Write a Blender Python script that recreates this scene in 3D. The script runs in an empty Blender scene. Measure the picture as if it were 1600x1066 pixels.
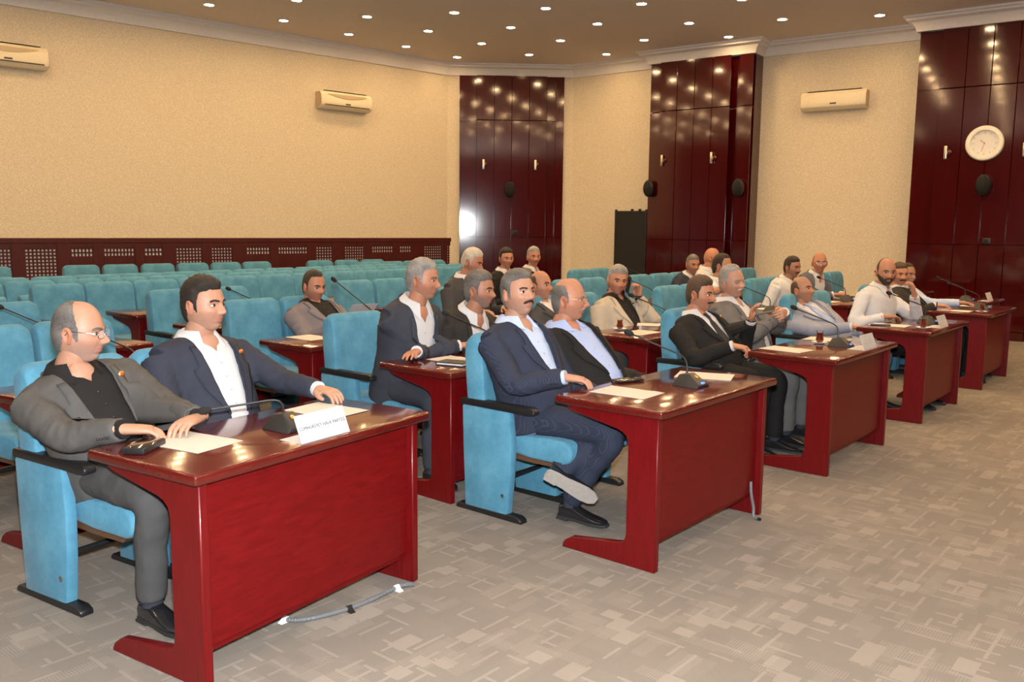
import bpy, bmesh, math, random
from mathutils import Vector, Matrix, noise
from mathutils.bvhtree import BVHTree
R = math.radians
random.seed(7)
scene = bpy.context.scene
C = scene.collection

# ------------------------------------------------------------------ camera
cam_d = bpy.data.cameras.new('camera')
cam_d.sensor_fit = 'HORIZONTAL'; cam_d.sensor_width = 36.0
cam_d.lens = 36.0 * 1359.7 / 1600.0
cam_d.clip_start = 0.05; cam_d.clip_end = 100
cam = bpy.data.objects.new('camera', cam_d); C.objects.link(cam)
PITCH, ROLL, HC = 0.1288, 0.0097, 1.5329
cam.matrix_world = (Matrix.Translation((0, 0, HC)) @ Matrix.Rotation(math.pi / 2 - PITCH, 4, 'X') @ Matrix.Rotation(ROLL, 4, 'Z'))
scene.camera = cam

# ------------------------------------------------------------------ world, flash, exposure
w = bpy.data.worlds.new('world'); scene.world = w; w.use_nodes = True
w.node_tree.nodes['Background'].inputs[0].default_value = (1.0, 0.72, 0.45, 1)
w.node_tree.nodes['Background'].inputs[1].default_value = 0.02
fl = bpy.data.lights.new('camera_flash', 'POINT'); fl.energy = 1180; fl.color = (0.93, 0.97, 1.0); fl.shadow_soft_size = 0.035
flo = bpy.data.objects.new('camera_flash', fl); flo.location = (0.0, 0.03, HC + 0.13); C.objects.link(flo)
LAMP_STRENGTH = 285.0
LAMP_COLOR = (1.0, 0.66, 0.33)
scene.view_settings.view_transform = 'Standard'
scene.view_settings.look = 'None'
scene.view_settings.gamma = 1.0
scene.view_settings.use_curve_mapping = False
scene.view_settings.exposure = 0.0

# ------------------------------------------------------------------ materials
MATS = {}
def newmat(name):
    m = bpy.data.materials.new(name); m.use_nodes = True; MATS[name] = m
    nt = m.node_tree; b = nt.nodes['Principled BSDF']
    return m, nt, b
def setp(b, **k):
    names = dict(col='Base Color', rough='Roughness', metal='Metallic', spec='Specular IOR Level', coat='Coat Weight', coatr='Coat Roughness',
                 sheen='Sheen Weight', sheenr='Sheen Roughness', trans='Transmission Weight', ior='IOR', sss='Subsurface Weight', alpha='Alpha')
    for a, v in k.items():
        i = b.inputs[names[a]]
        i.default_value = (v[0], v[1], v[2], 1) if a == 'col' else v
def ramp(nt, fac, stops):
    r = nt.nodes.new('ShaderNodeValToRGB'); e = r.color_ramp.elements
    while len(e) < len(stops): e.new(0.5)
    for x, (p, c) in zip(e, stops): x.position = p; x.color = (c[0], c[1], c[2], 1)
    nt.links.new(fac, r.inputs[0]); return r.outputs[0]
def coords(nt, scale=(1, 1, 1), kind='Object', rot=(0, 0, 0)):
    t = nt.nodes.new('ShaderNodeTexCoord'); m = nt.nodes.new('ShaderNodeMapping')
    m.inputs['Scale'].default_value = scale; m.inputs['Rotation'].default_value = rot
    nt.links.new(t.outputs[kind], m.inputs[0]); return m.outputs[0]
def noise_n(nt, vec, scale, detail=3, rough=.55):
    n = nt.nodes.new('ShaderNodeTexNoise'); n.inputs['Scale'].default_value = scale
    n.inputs['Detail'].default_value = detail; n.inputs['Roughness'].default_value = rough
    nt.links.new(vec, n.inputs['Vector']); return n.outputs['Fac']
def bump(nt, b, h, strength, dist=.01):
    n = nt.nodes.new('ShaderNodeBump'); n.inputs['Strength'].default_value = strength; n.inputs['Distance'].default_value = dist
    nt.links.new(h, n.inputs['Height']); nt.links.new(n.outputs[0], b.inputs['Normal'])
def plain(name, col, rough=.5, **k):
    m, nt, b = newmat(name); setp(b, col=col, rough=rough, **k)
    f = noise_n(nt, coords(nt), 60, 2)
    c = ramp(nt, f, [(0.3, [x * .93 for x in col]), (0.7, [min(1, x * 1.05) for x in col])])
    nt.links.new(c, b.inputs['Base Color']); return m
def wood(name, lo, hi, rough, coat=0, axis=(18, 18, 1.2), spec=.5, bumpv=.0):
    m, nt, b = newmat(name); setp(b, rough=rough, coat=coat, coatr=.06, spec=spec)
    v = coords(nt, axis)
    f = noise_n(nt, v, 2.2, 6, .65)
    c = ramp(nt, f, [(0.28, lo), (0.72, hi)])
    nt.links.new(c, b.inputs['Base Color'])
    if bumpv: bump(nt, b, f, bumpv, .002)
    return m
def fabric(name, col, scale=260, var=.14, sheen=.0, bumpv=.25, rough=.85, stripe=None):
    m, nt, b = newmat(name); setp(b, rough=rough, sheen=sheen, spec=.25)
    v = coords(nt); f1 = noise_n(nt, v, 9, 4); f2 = noise_n(nt, v, scale, 2)
    mx = nt.nodes.new('ShaderNodeMath'); mx.operation = 'ADD'; nt.links.new(f1, mx.inputs[0]); nt.links.new(f2, mx.inputs[1])
    hv = nt.nodes.new('ShaderNodeMath'); hv.operation = 'MULTIPLY'; hv.inputs[1].default_value = .5; nt.links.new(mx.outputs[0], hv.inputs[0])
    c = ramp(nt, hv.outputs[0], [(.3, [x * (1 - var) for x in col]), (.7, [min(1, x * (1 + var)) for x in col])])
    if stripe:
        wv = nt.nodes.new('ShaderNodeTexWave'); wv.wave_type = 'BANDS'; wv.bands_direction = 'X'; wv.inputs['Scale'].default_value = stripe[0]
        nt.links.new(v, wv.inputs[0])
        rr = ramp(nt, wv.outputs['Fac'], [(.86, (0, 0, 0)), (.97, (1, 1, 1))])
        mix = nt.nodes.new('ShaderNodeMixRGB'); nt.links.new(rr, mix.inputs[0]); nt.links.new(c, mix.inputs[1]); mix.inputs[2].default_value = (*stripe[1], 1); c = mix.outputs[0]
    nt.links.new(c, b.inputs['Base Color'])
    bump(nt, b, f1, bumpv, .012); return m

# desk mahogany, panel mahogany
wood('desk_red', (.090, .0018, .0025), (.148, .0040, .0046), .38, .0, (5, 5, 34), spec=.2, bumpv=.02)
wood('desk_red_side', (.084, .0018, .0028), (.150, .0042, .0052), .34, .05, (34, 34, 3), spec=.3, bumpv=.02)
wood('desk_top_red', (.060, .0050, .0036), (.105, .0095, .0062), .13, .25, (4, 34, 34))
wood('panel_red', (.034, .0012, .0012), (.058, .0024, .0024), .10, .45, (26, 26, 1.0), bumpv=.03)
wood('dado_red', (.040, .0035, .003), (.080, .008, .007), .35, .1, (22, 22, 1.2))
plain('joint_dark', (.008, .002, .002), .6)
# cream wallpaper
m, nt, b = newmat('wallpaper'); setp(b, rough=.9, spec=.2)
v = coords(nt); f = noise_n(nt, v, 55, 6, .75)
vo = nt.nodes.new('ShaderNodeTexVoronoi'); vo.inputs['Scale'].default_value = 60; nt.links.new(v, vo.inputs['Vector'])
mm = nt.nodes.new('ShaderNodeMath'); mm.operation = 'MULTIPLY'; nt.links.new(f, mm.inputs[0]); nt.links.new(vo.outputs['Distance'], mm.inputs[1])
c = ramp(nt, mm.outputs[0], [(.06, (.55, .47, .34)), (.36, (.70, .61, .46))])
nt.links.new(c, b.inputs['Base Color']); bump(nt, b, mm.outputs[0], .35, .01)
plain('plaster', (.78, .74, .70), .6)
plain('ceiling_paint', (.68, .60, .53), .8)
# carpet: blocky light patches, hatched patches and thin L-shaped lines on taupe pile, laid along the desk axes
m, nt, b = newmat('carpet'); setp(b, rough=.95, spec=.1, sheen=.1)
def mth(op, x, y=0.0, z=None):
    n = nt.nodes.new('ShaderNodeMath'); n.operation = op
    for i, q in enumerate((x, y) if z is None else (x, y, z)):
        if isinstance(q, (int, float)): n.inputs[i].default_value = q
        else: nt.links.new(q, n.inputs[i])
    return n.outputs[0]
base_v = coords(nt, rot=(0, 0, R(-49.7)))
sepv = nt.nodes.new('ShaderNodeSeparateXYZ'); nt.links.new(base_v, sepv.inputs[0]); CX, CY = sepv.outputs[0], sepv.outputs[1]
def cell(w_, h_, ox, oy, shift=0.0):
    v_ = mth('ADD', mth('DIVIDE', CY, h_), oy); fv = mth('FLOOR', v_)
    u_ = mth('ADD', mth('ADD', mth('DIVIDE', CX, w_), ox), mth('MULTIPLY', fv, shift)); fu = mth('FLOOR', u_)
    cb = nt.nodes.new('ShaderNodeCombineXYZ'); nt.links.new(fu, cb.inputs[0]); nt.links.new(fv, cb.inputs[1]); cb.inputs[2].default_value = ox * 7 + oy
    wn = nt.nodes.new('ShaderNodeTexWhiteNoise'); wn.noise_dimensions = '3D'; nt.links.new(cb.outputs[0], wn.inputs['Vector'])
    sc = nt.nodes.new('ShaderNodeSeparateColor'); nt.links.new(wn.outputs['Color'], sc.inputs[0])
    return mth('FRACT', u_), mth('FRACT', v_), wn.outputs['Value'], sc.outputs[1]
def hatch(axis, pitch): return mth('LESS_THAN', mth('FRACT', mth('DIVIDE', axis, pitch)), .5)
u1, v1, r1, q1 = cell(.118, .074, .3, .7, .37); patch = mth('MULTIPLY', mth('LESS_THAN', r1, .11), mth('LESS_THAN', u1, mth('ADD', mth('MULTIPLY', q1, .6), .45)))
u2, v2, r2, q2 = cell(.165, .058, .9, .2, .61); h1 = mth('MULTIPLY', mth('LESS_THAN', r2, .22), hatch(CX, .011))
u3, v3, r3, q3 = cell(.064, .145, .1, .5, .23); h2 = mth('MULTIPLY', mth('LESS_THAN', r3, .20), hatch(CY, .011))
u4, v4, r4, q4 = cell(.20, .080, .6, .4, .43); l1 = mth('MULTIPLY', mth('MULTIPLY', mth('LESS_THAN', r4, .48), mth('LESS_THAN', v4, .17)), mth('LESS_THAN', u4, mth('ADD', mth('MULTIPLY', q4, .7), .3)))
u5, v5, r5, q5 = cell(.085, .18, .2, .8, .29); l2 = mth('MULTIPLY', mth('MULTIPLY', mth('LESS_THAN', r5, .45), mth('LESS_THAN', u5, .16)), mth('LESS_THAN', v5, mth('ADD', mth('MULTIPLY', q5, .7), .25)))
u6, v6, r6, q6 = cell(.21, .15, .55, .15, .5)
lite = mth('MAXIMUM', mth('MAXIMUM', mth('MULTIPLY', patch, .85), mth('MULTIPLY', mth('MAXIMUM', h1, h2), .6)), mth('MULTIPLY', mth('MAXIMUM', l1, l2), .8))
fn = noise_n(nt, coords(nt), 330, 2); fn2 = noise_n(nt, coords(nt), 3.0, 3)
val2 = mth('ADD', mth('ADD', mth('ADD', mth('MULTIPLY', lite, .44), mth('MULTIPLY', r6, .14)), mth('MULTIPLY', mth('SUBTRACT', fn, .5), .30)), mth('MULTIPLY', mth('SUBTRACT', fn2, .5), .15))
c = ramp(nt, val2, [(.0, (.178, .150, .122)), (.30, (.222, .188, .153)), (.80, (.330, .285, .236))])
nt.links.new(c, b.inputs['Base Color']); bump(nt, b, fn, .5, .006)
# teal velvet
m, nt, b = newmat('teal_velvet'); setp(b, rough=.8, sheen=.12, sheenr=.4, spec=.2)
v = coords(nt); f = noise_n(nt, v, 7, 5, .7)
c = ramp(nt, f, [(.28, (.058, .190, .290)), (.5, (.082, .250, .365)), (.74, (.120, .315, .435))])
nt.links.new(c, b.inputs['Base Color']); bump(nt, b, noise_n(nt, v, 14, 3), .12, .02)
plain('black_plastic', (.012, .012, .013), .38)
plain('black_foam', (.008, .008, .008), .9)
plain('black_cloth', (.011, .010, .010), .9)
plain('steel', (.45, .45, .46), .3, metal=1)
plain('brown_board', (.10, .045, .02), .6)
plain('ac_cream', (.80, .70, .50), .45)
plain('ac_dark', (.05, .035, .02), .6)
plain('ac_tan', (.52, .40, .24), .6)
plain('paper_white', (.58, .57, .57), .75)
plain('card_white', (.50, .50, .52), .6)
plain('ink', (.05, .05, .055), .8)
plain('ink_light', (.42, .42, .44), .8)
plain('gold', (.75, .45, .12), .3, metal=1)
plain('pin_red', (.55, .06, .03), .4)
plain('clock_white', (.78, .76, .66), .4)
plain('clock_face', (.74, .72, .68), .5)
plain('pink_hand', (.45, .22, .24), .5)
plain('cable_grey', (.13, .14, .15), .5)
plain('tape_white', (.85, .85, .83), .6)
plain('tape_blue', (.12, .42, .75), .5)
plain('shoe_black', (.012, .012, .014), .22, coat=.4)
plain('sole_grey', (.36, .33, .30), .7)
plain('sole_dark', (.02, .02, .02), .7)
plain('sconce_metal', (.62, .55, .40), .3, metal=.9)
plain('saucer', (.80, .78, .72), .3)
m, nt, b = newmat('blue_led'); setp(b, col=(.1, .3, 1)); b.inputs['Emission Color'].default_value = (.15, .4, 1, 1); b.inputs['Emission Strength'].default_value = .6
m, nt, b = newmat('lamp_glow'); setp(b, col=(1, .9, .7)); b.inputs['Emission Color'].default_value = (*LAMP_COLOR, 1); b.inputs['Emission Strength'].default_value = LAMP_STRENGTH
m, nt, b = newmat('glass'); setp(b, col=(1, 1, 1), rough=.02, trans=1, ior=1.3)
m, nt, b = newmat('lens'); setp(b, col=(.9, .92, .95), rough=.03, alpha=.12, spec=.6)
m, nt, b = newmat('tea'); setp(b, col=(.22, .025, .006), rough=.08, coat=.5)
m, nt, b = newmat('skin'); setp(b, rough=.48, sss=.0, spec=.4)
at = nt.nodes.new('ShaderNodeAttribute'); at.attribute_name = 'tone'
fz = noise_n(nt, coords(nt), 55, 4)
mixn = nt.nodes.new('ShaderNodeMixRGB'); mixn.blend_type = 'MULTIPLY'; mixn.inputs[0].default_value = .5
nt.links.new(at.outputs['Color'], mixn.inputs[1]); nt.links.new(ramp(nt, fz, [(.3, (.82, .76, .72)), (.7, (1, 1, 1))]), mixn.inputs[2])
nt.links.new(mixn.outputs[0], b.inputs['Base Color']); bump(nt, b, noise_n(nt, coords(nt), 240, 3), .12, .003)
plain('eye_white', (.62, .58, .54), .2)
plain('iris', (.025, .014, .008), .15)
plain('wire', (.25, .25, .26), .25, metal=1)
plain('wire_gold', (.55, .40, .2), .25, metal=1)
def hairmat(name, lo, hi):
    m, nt, b = newmat(name); setp(b, rough=.55, spec=.35)
    v = coords(nt, (1, .35, 1)); f = noise_n(nt, v, 240, 4, .7); f2 = noise_n(nt, v, 22, 3)
    a = nt.nodes.new('ShaderNodeMath'); a.operation = 'ADD'; nt.links.new(f, a.inputs[0]); nt.links.new(f2, a.inputs[1])
    h = nt.nodes.new('ShaderNodeMath'); h.operation = 'MULTIPLY'; h.inputs[1].default_value = .5; nt.links.new(a.outputs[0], h.inputs[0])
    nt.links.new(ramp(nt, h.outputs[0], [(.32, lo), (.68, hi)]), b.inputs['Base Color']); bump(nt, b, f, .8, .006)
    dn = nt.nodes.new('ShaderNodeAttribute'); dn.attribute_name = 'strands'                 # strands thin out toward the hairline
    fs_ = noise_n(nt, coords(nt, (1, .5, 1)), 420, 2)
    ms_ = nt.nodes.new('ShaderNodeMath'); ms_.operation = 'MULTIPLY_ADD'; nt.links.new(fs_, ms_.inputs[0]); ms_.inputs[1].default_value = -.55; nt.links.new(dn.outputs['Fac'], ms_.inputs[2])
    mr = nt.nodes.new('ShaderNodeMapRange'); mr.inputs['From Min'].default_value = -.12; mr.inputs['From Max'].default_value = .06; nt.links.new(ms_.outputs[0], mr.inputs['Value']); nt.links.new(mr.outputs[0], b.inputs['Alpha'])
hairmat('hair_black', (.008, .006, .005), (.03, .022, .017))
hairmat('hair_dark', (.016, .011, .008), (.055, .036, .024))
hairmat('hair_brown', (.03, .017, .01), (.10, .058, .033))
hairmat('hair_salt', (.05, .045, .042), (.22, .20, .185))
hairmat('hair_grey', (.13, .12, .115), (.40, .37, .34))
hairmat('hair_white', (.34, .30, .24), (.66, .60, .50))

# ------------------------------------------------------------------ mesh helpers
class MB:
    def __init__(s): s.v = []; s.f = []; s.m = []; s.cur = 0
    def add(s, vs, fs):
        o = len(s.v); s.v += [Vector(x) for x in vs]
        for f in fs: s.f.append([i + o for i in f]); s.m.append(s.cur)
    def box(s, x0, x1, y0, y1, z0, z1):
        s.add([(x0, y0, z0), (x1, y0, z0), (x1, y1, z0), (x0, y1, z0), (x0, y0, z1), (x1, y0, z1), (x1, y1, z1), (x0, y1, z1)],
              [(0, 3, 2, 1), (4, 5, 6, 7), (0, 1, 5, 4), (1, 2, 6, 5), (2, 3, 7, 6), (3, 0, 4, 7)])
    def loft(s, rings, cap=True):
        n = len(rings[0]); vs = [p for r in rings for p in r]; fs = []
        for i in range(len(rings) - 1):
            for k in range(n):
                fs.append((i * n + k, i * n + (k + 1) % n, (i + 1) * n + (k + 1) % n, (i + 1) * n + k))
        if cap:
            fs.append(tuple(reversed(range(n)))); fs.append(tuple((len(rings) - 1) * n + k for k in range(n)))
        s.add(vs, fs)
    def tube(s, pts, rad, n=8, cap=True):
        pts = [Vector(p) for p in pts]
        if isinstance(rad, (int, float)): rad = [rad] * len(pts)
        rings = []; up = None
        for i, p in enumerate(pts):
            d = (pts[min(i + 1, len(pts) - 1)] - pts[max(i - 1, 0)])
            d = d.normalized() if d.length > 1e-9 else Vector((0, 0, 1))
            if up is None: up = d.orthogonal().normalized()
            else:
                up = (up - d * up.dot(d))
                up = up.normalized() if up.length > 1e-6 else d.orthogonal().normalized()
            q = d.cross(up)
            rings.append([p + (up * math.cos(2 * math.pi * k / n) + q * math.sin(2 * math.pi * k / n)) * rad[i] for k in range(n)])
        s.loft(rings, cap)
    def lathe(s, prof, n=24, cap=True, mat=None):
        rings = [[Vector((r * math.cos(2 * math.pi * k / n), r * math.sin(2 * math.pi * k / n), z)) for k in range(n)] for r, z in prof]
        if mat is not None: rings = [[mat @ p for p in r] for r in rings]
        s.loft(rings, cap)
    def prism(s, poly, a0, a1, axis='x'):
        n = len(poly)
        def P(p, a): return (a, p[0], p[1]) if axis == 'x' else ((p[0], a, p[1]) if axis == 'y' else (p[0], p[1], a))
        vs = [P(p, a0) for p in poly] + [P(p, a1) for p in poly]
        fs = [tuple(range(n)), tuple(reversed(range(n, 2 * n)))] + [(k, k + n, (k + 1) % n + n, (k + 1) % n) for k in range(n)]
        s.add(vs, fs)
    def ellipsoid(s, c, r, nu=16, nv=10, mat=None):
        rings = []
        for i in range(1, nv):
            ph = -math.pi / 2 + math.pi * i / nv
            rings.append([Vector((r[0] * math.cos(ph) * math.cos(2 * math.pi * k / nu), r[1] * math.cos(ph) * math.sin(2 * math.pi * k / nu), r[2] * math.sin(ph))) for k in range(nu)])
        if mat is not None: rings = [[mat @ p for p in q] for q in rings]
        rings = [[p + Vector(c) for p in q] for q in rings]
        s.loft(rings)
    def xf(s, M):
        s.v = [M @ p for p in s.v]; return s
    def mesh(s, name, mats, smooth=True, angle=40, bevel=0, seg=2, recalc=True):
        me = bpy.data.meshes.new(name)
        me.from_pydata([tuple(p) for p in s.v], [], s.f)
        for i, p in enumerate(me.polygons): p.material_index = s.m[i]
        for mt in (mats if isinstance(mats, (list, tuple)) else [mats]): me.materials.append(MATS[mt])
        if recalc or bevel:
            bm = bmesh.new(); bm.from_mesh(me)
            if recalc: bmesh.ops.recalc_face_normals(bm, faces=bm.faces)
            if bevel:
                es = [e for e in bm.edges if len(e.link_faces) == 2 and e.calc_face_angle(0) > R(25)]
                bmesh.ops.bevel(bm, geom=es, offset=bevel, segments=seg, profile=.5, affect='EDGES', clamp_overlap=True)
            bm.to_mesh(me); bm.free()
        if smooth:
            me.shade_smooth(); me.set_sharp_from_angle(angle=R(angle))
        me.update(); return me
def link(name, me, parent=None):
    o = bpy.data.objects.new(name, me); C.objects.link(o)
    if parent is not None: o.parent = parent
    return o
def obj(name, mb, mats, parent=None, **k): return link(name, mb.mesh(name, mats, **k), parent)
def tag(o, label=None, cat=None, group=None, kind=None):
    if label: o['label'] = label
    if cat: o['category'] = cat
    if group: o['group'] = group
    if kind: o['kind'] = kind
    return o
def empty(name, loc=(0, 0, 0), rz=0.0, label=None, cat=None, group=None):
    o = bpy.data.objects.new(name, None); o.empty_display_size = .1; C.objects.link(o)
    o.location = loc; o.rotation_euler = (0, 0, rz); return tag(o, label, cat, group)
def copy_tree(src, parent=None):
    c = src.copy(); C.objects.link(c); c.parent = parent
    for ch in list(src.children): copy_tree(ch, c)
    return c
def catmull(pts, sub=4):
    pts = [Vector(p) for p in pts]; out = []
    for i in range(len(pts) - 1):
        p0 = pts[max(i - 1, 0)]; p1 = pts[i]; p2 = pts[i + 1]; p3 = pts[min(i + 2, len(pts) - 1)]
        for k in range(sub):
            t = k / sub
            out.append(.5 * ((2 * p1) + (p2 - p0) * t + (2 * p0 - 5 * p1 + 4 * p2 - p3) * t * t + (3 * p1 - p0 - 3 * p2 + p3) * t ** 3))
    out.append(pts[-1]); return out
def lerp_list(vals, n):
    out = []
    for i in range(n):
        x = i / (n - 1) * (len(vals) - 1); k = min(int(x), len(vals) - 2); out.append(vals[k] + (vals[k + 1] - vals[k]) * (x - k))
    return out
def sst(a, b, x):
    t = max(0, min(1, (x - a) / (b - a))); return t * t * (3 - 2 * t)

# ------------------------------------------------------------------ room shell
ZC, ZCEIL, ZD = 4.446, 4.66, 1.335
aL = R(42.7)
PL = Vector((-1.3, 17.3)); dL = Vector((math.cos(aL), math.sin(aL))); nL = Vector((dL.y, -dL.x))
PR = Vector((1.15, 17.44)); dR = Vector((.809, -.588)).normalized(); nR = Vector((dR.y, -dR.x))
poly = [PL - dL * 14.5, PL, PR, PR + dR * 11.5, Vector((11.2, 3.5)), Vector((7.5, -4.5)), Vector((-6.0, -4.5)), Vector((-12.2, 1.5))]
def struct(name, mb, mats, parent=None, **k):
    o = obj(name, mb, mats, parent, **k)
    if parent is None: o['kind'] = 'structure'
    return o
mb = MB(); mb.add([(p.x, p.y, 0) for p in poly], [tuple(reversed(range(len(poly))))]); mb.add([(p.x, p.y, -.1) for p in poly], [tuple(range(len(poly)))])
floor = struct('floor', mb, 'carpet', smooth=False, recalc=False)
mb = MB(); mb.add([(p.x, p.y, ZCEIL) for p in poly], [tuple(range(len(poly)))]); mb.add([(p.x, p.y, ZCEIL + .15) for p in poly], [tuple(reversed(range(len(poly))))])
struct('ceiling', mb, 'ceiling_paint', smooth=False, recalc=False)
def wallslab(name, a, b, mat='wallpaper', th=.15):
    d = (b - a).normalized(); n = Vector((d.y, -d.x))          # n points into the room (polygon is clockwise)
    mb = MB(); o = -n * th
    mb.add([(a.x, a.y, 0), (b.x, b.y, 0), (b.x + o.x, b.y + o.y, 0), (a.x + o.x, a.y + o.y, 0), (a.x, a.y, ZCEIL), (b.x, b.y, ZCEIL), (b.x + o.x, b.y + o.y, ZCEIL), (a.x + o.x, a.y + o.y, ZCEIL)],
           [(0, 3, 2, 1), (4, 5, 6, 7), (0, 1, 5, 4), (1, 2, 6, 5), (2, 3, 7, 6), (3, 0, 4, 7)])
    return struct(name, mb, mat, smooth=False)
names = ['wall_left', 'wall_back', 'wall_right', 'wall_right_front', 'wall_front_right', 'wall_front', 'wall_front_left', 'wall_left_front']
walls = {nm: wallslab(nm, poly[i], poly[(i + 1) % len(poly)], 'wallpaper' if i < 3 else 'dado_red') for i, nm in enumerate(names)}
# crown moulding along a path (path keeps the room on its right-hand normal side)
def crown(name, path):
    prof = [(0.0, ZC), (.03, ZC), (.045, ZC + .03), (.06, ZC + .075), (.10, ZC + .125), (.165, ZC + .15), (.165, ZC + .175), (.20, ZC + .185), (.20, ZCEIL), (0, ZCEIL)]
    rings = []
    for i, p in enumerate(path):
        d0 = (p - path[i - 1]).normalized() if i else None
        d1 = (path[i + 1] - p).normalized() if i < len(path) - 1 else None
        n0 = Vector((d0.y, -d0.x)) if d0 else None; n1 = Vector((d1.y, -d1.x)) if d1 else None
        if n0 and n1:
            n = (n0 + n1); n = n / n.length; n = n / max(.3, n.dot(n0))
        else: n = n0 or n1
        rings.append([Vector((p.x + n.x * q[0], p.y + n.y * q[0], q[1])) for q in prof])
    mb = MB(); mb.loft(rings); return struct(name, mb, 'plaster', angle=30)
P1c = .50; P2c = .58
col1 = (1.88, 3.78); col2 = (6.34, 10.6)
def rp(s, p=0.0): return PR + dR * s + nR * p
path = [PL - dL * 14.4, PL, PR, rp(col1[0]), rp(col1[0], P1c - .08), rp(col1[1], P1c - .08), rp(col1[1]), rp(col2[0]), rp(col2[0], P2c), rp(col2[1], P2c)]
crown('trim_1', path)

# ------------------------------------------------------------------ varnished panel fields
def field(name, label, origin, d, n, s0, s1, spec, z_top=ZC):
    """root structure + boards; spec = list of (s_from, s_to, proud)"""
    root = empty(name); root['kind'] = 'structure'; root['label'] = label
    ang = math.atan2(d.y, d.x)
    root.location = (origin.x, origin.y, 0); root.rotation_euler = (0, 0, ang)
    mb = MB(); y = 0
    mb.box(s0, s1, 0, -(max(0.02, min(q[2] for q in spec)) - .012), 0.0, z_top)
    obj('backing', mb, 'panel_red', root, smooth=False)
    zs = [(0.0, .12, 'skirting'), (.125, 1.355, 'lower_panel'), (1.365, 3.60, 'middle_panel'), (3.61, z_top - .002, 'upper_panel')]
    g = .004
    for a, b_, p in spec:
        for z0, z1, nm in zs:
            mb = MB(); mb.box(a + g, b_ - g, -(p - .022), -p, z0 + .002, z1)
            obj(nm, mb, 'panel_red', root, smooth=False, bevel=.0025, seg=1)
    return root
# back (chamfer) field between the two cream walls
dB = (PR - PL).normalized(); nB = Vector((dB.y, -dB.x))
LB = (PR - PL).length
fb = lambda x: x + 1.3      # world x -> run along the chamfer
spec = [(fb(-1.06), fb(-.73), .06)] + [(fb(-.73) + i * .34, fb(-.73) + (i + 1) * .34, .12) for i in range(4)] + [(fb(.63), fb(.80), .06), (fb(.80), fb(.97), .06)]
field('wall_back_panelling', 'dark red varnished panelling between the two cream walls', PL, dB, nB, fb(-1.06), fb(.97), spec)
spec = [(1.88, 2.12, P1c - .10)] + [(2.12 + i * .325, 2.12 + (i + 1) * .325, P1c) for i in range(4)] + [(3.42, 3.54, P1c - .16), (3.54, 3.78, P1c - .06)]
field('wall_right_pillar', 'dark red varnished pillar beside the black screen', PR, dR, nR, 1.88, 3.78, spec)
spec = [(6.34, 6.66, P2c - .06)] + [(6.66 + i * .33, 6.66 + (i + 1) * .33, P2c) for i in range(12)]
field('wall_right_panelling', 'dark red varnished panelling behind the wall clock', PR, dR, nR, 6.34, 10.62, spec)

# ------------------------------------------------------------------ dado with lattice screens on the left wall
dado = empty('trim_2'); dado['kind'] = 'structure'; dado['label'] = 'dark red dado with pierced lattice screens along the cream wall'
dado.location = (PL.x, PL.y, 0); dado.rotation_euler = (0, 0, aL)
S0, S1 = -13.5, .24
mb = MB(); mb.box(S0, S1, 0, -.05, ZD - .075, ZD); obj('cap_rail', mb, 'dado_red', dado, smooth=False, bevel=.006)
mb = MB(); mb.box(S0, S1, 0, -.03, 0, .16); obj('plinth', mb, 'dado_red', dado, smooth=False)
mb = MB(); mb.box(S0, S1, 0, -.012, .16, ZD - .07); obj('backing', mb, 'plaster', dado, smooth=False)
lat = [(-8.02, -7.69), (-7.52, -7.11), (-6.92, -6.62), (-6.47, -6.03), (-5.88, -5.61), (-5.40, -4.99), (-4.83, -4.48), (-4.23, -3.82), (-3.66, -3.11), (-2.94, -2.62), (-2.36, -1.96), (-1.78, -1.32), (-1.16, -.90), (-.59, -.17), (-.03, .20)]
half = {2, 3, 4, 7, 8, 11, 12}
def lattice(sa, sb, z0, z1):
    mb = MB(); p = .050; wd = .022
    nx = max(2, round((sb - sa) / p)); nz = max(2, round((z1 - z0) / p))
    px = (sb - sa) / nx; pz = (z1 - z0) / nz
    for i in range(nx + 1): mb.box(max(sa, sa + i * px - wd / 2), min(sb, sa + i * px + wd / 2), -.020, -.030, z0, z1)
    for k in range(nz + 1): mb.box(sa, sb, -.022, -.032, max(z0, z0 + k * pz - wd / 2), min(z1, z0 + k * pz + wd / 2))
    o = obj('lattice_screen', mb, 'dado_red', dado, smooth=False, recalc=False); o['kind'] = 'stuff'; return o
prev = S0
for i, (a, b_) in enumerate(lat):
    mb = MB(); mb.box(prev, a, -.010, -.045, .16, ZD - .07); obj('pilaster', mb, 'dado_red', dado, smooth=False, bevel=.004, seg=1)
    mb = MB(); mb.box(a, b_, -.010, -.040, 1.185, ZD - .07); obj('rail', mb, 'dado_red', dado, smooth=False)
    if i in half:
        lattice(a, b_, 1.06, 1.185)
        mb = MB(); mb.box(a, b_, -.010, -.036, .16, 1.06); obj('solid_panel', mb, 'dado_red', dado, smooth=False)
    else: lattice(a, b_, .30, 1.185); mb = MB(); mb.box(a, b_, -.010, -.036, .16, .30); obj('rail', mb, 'dado_red', dado, smooth=False)
    prev = b_
mb = MB(); mb.box(prev, S1, -.010, -.045, .16, ZD - .07); obj('pilaster', mb, 'dado_red', dado, smooth=False)

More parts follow.
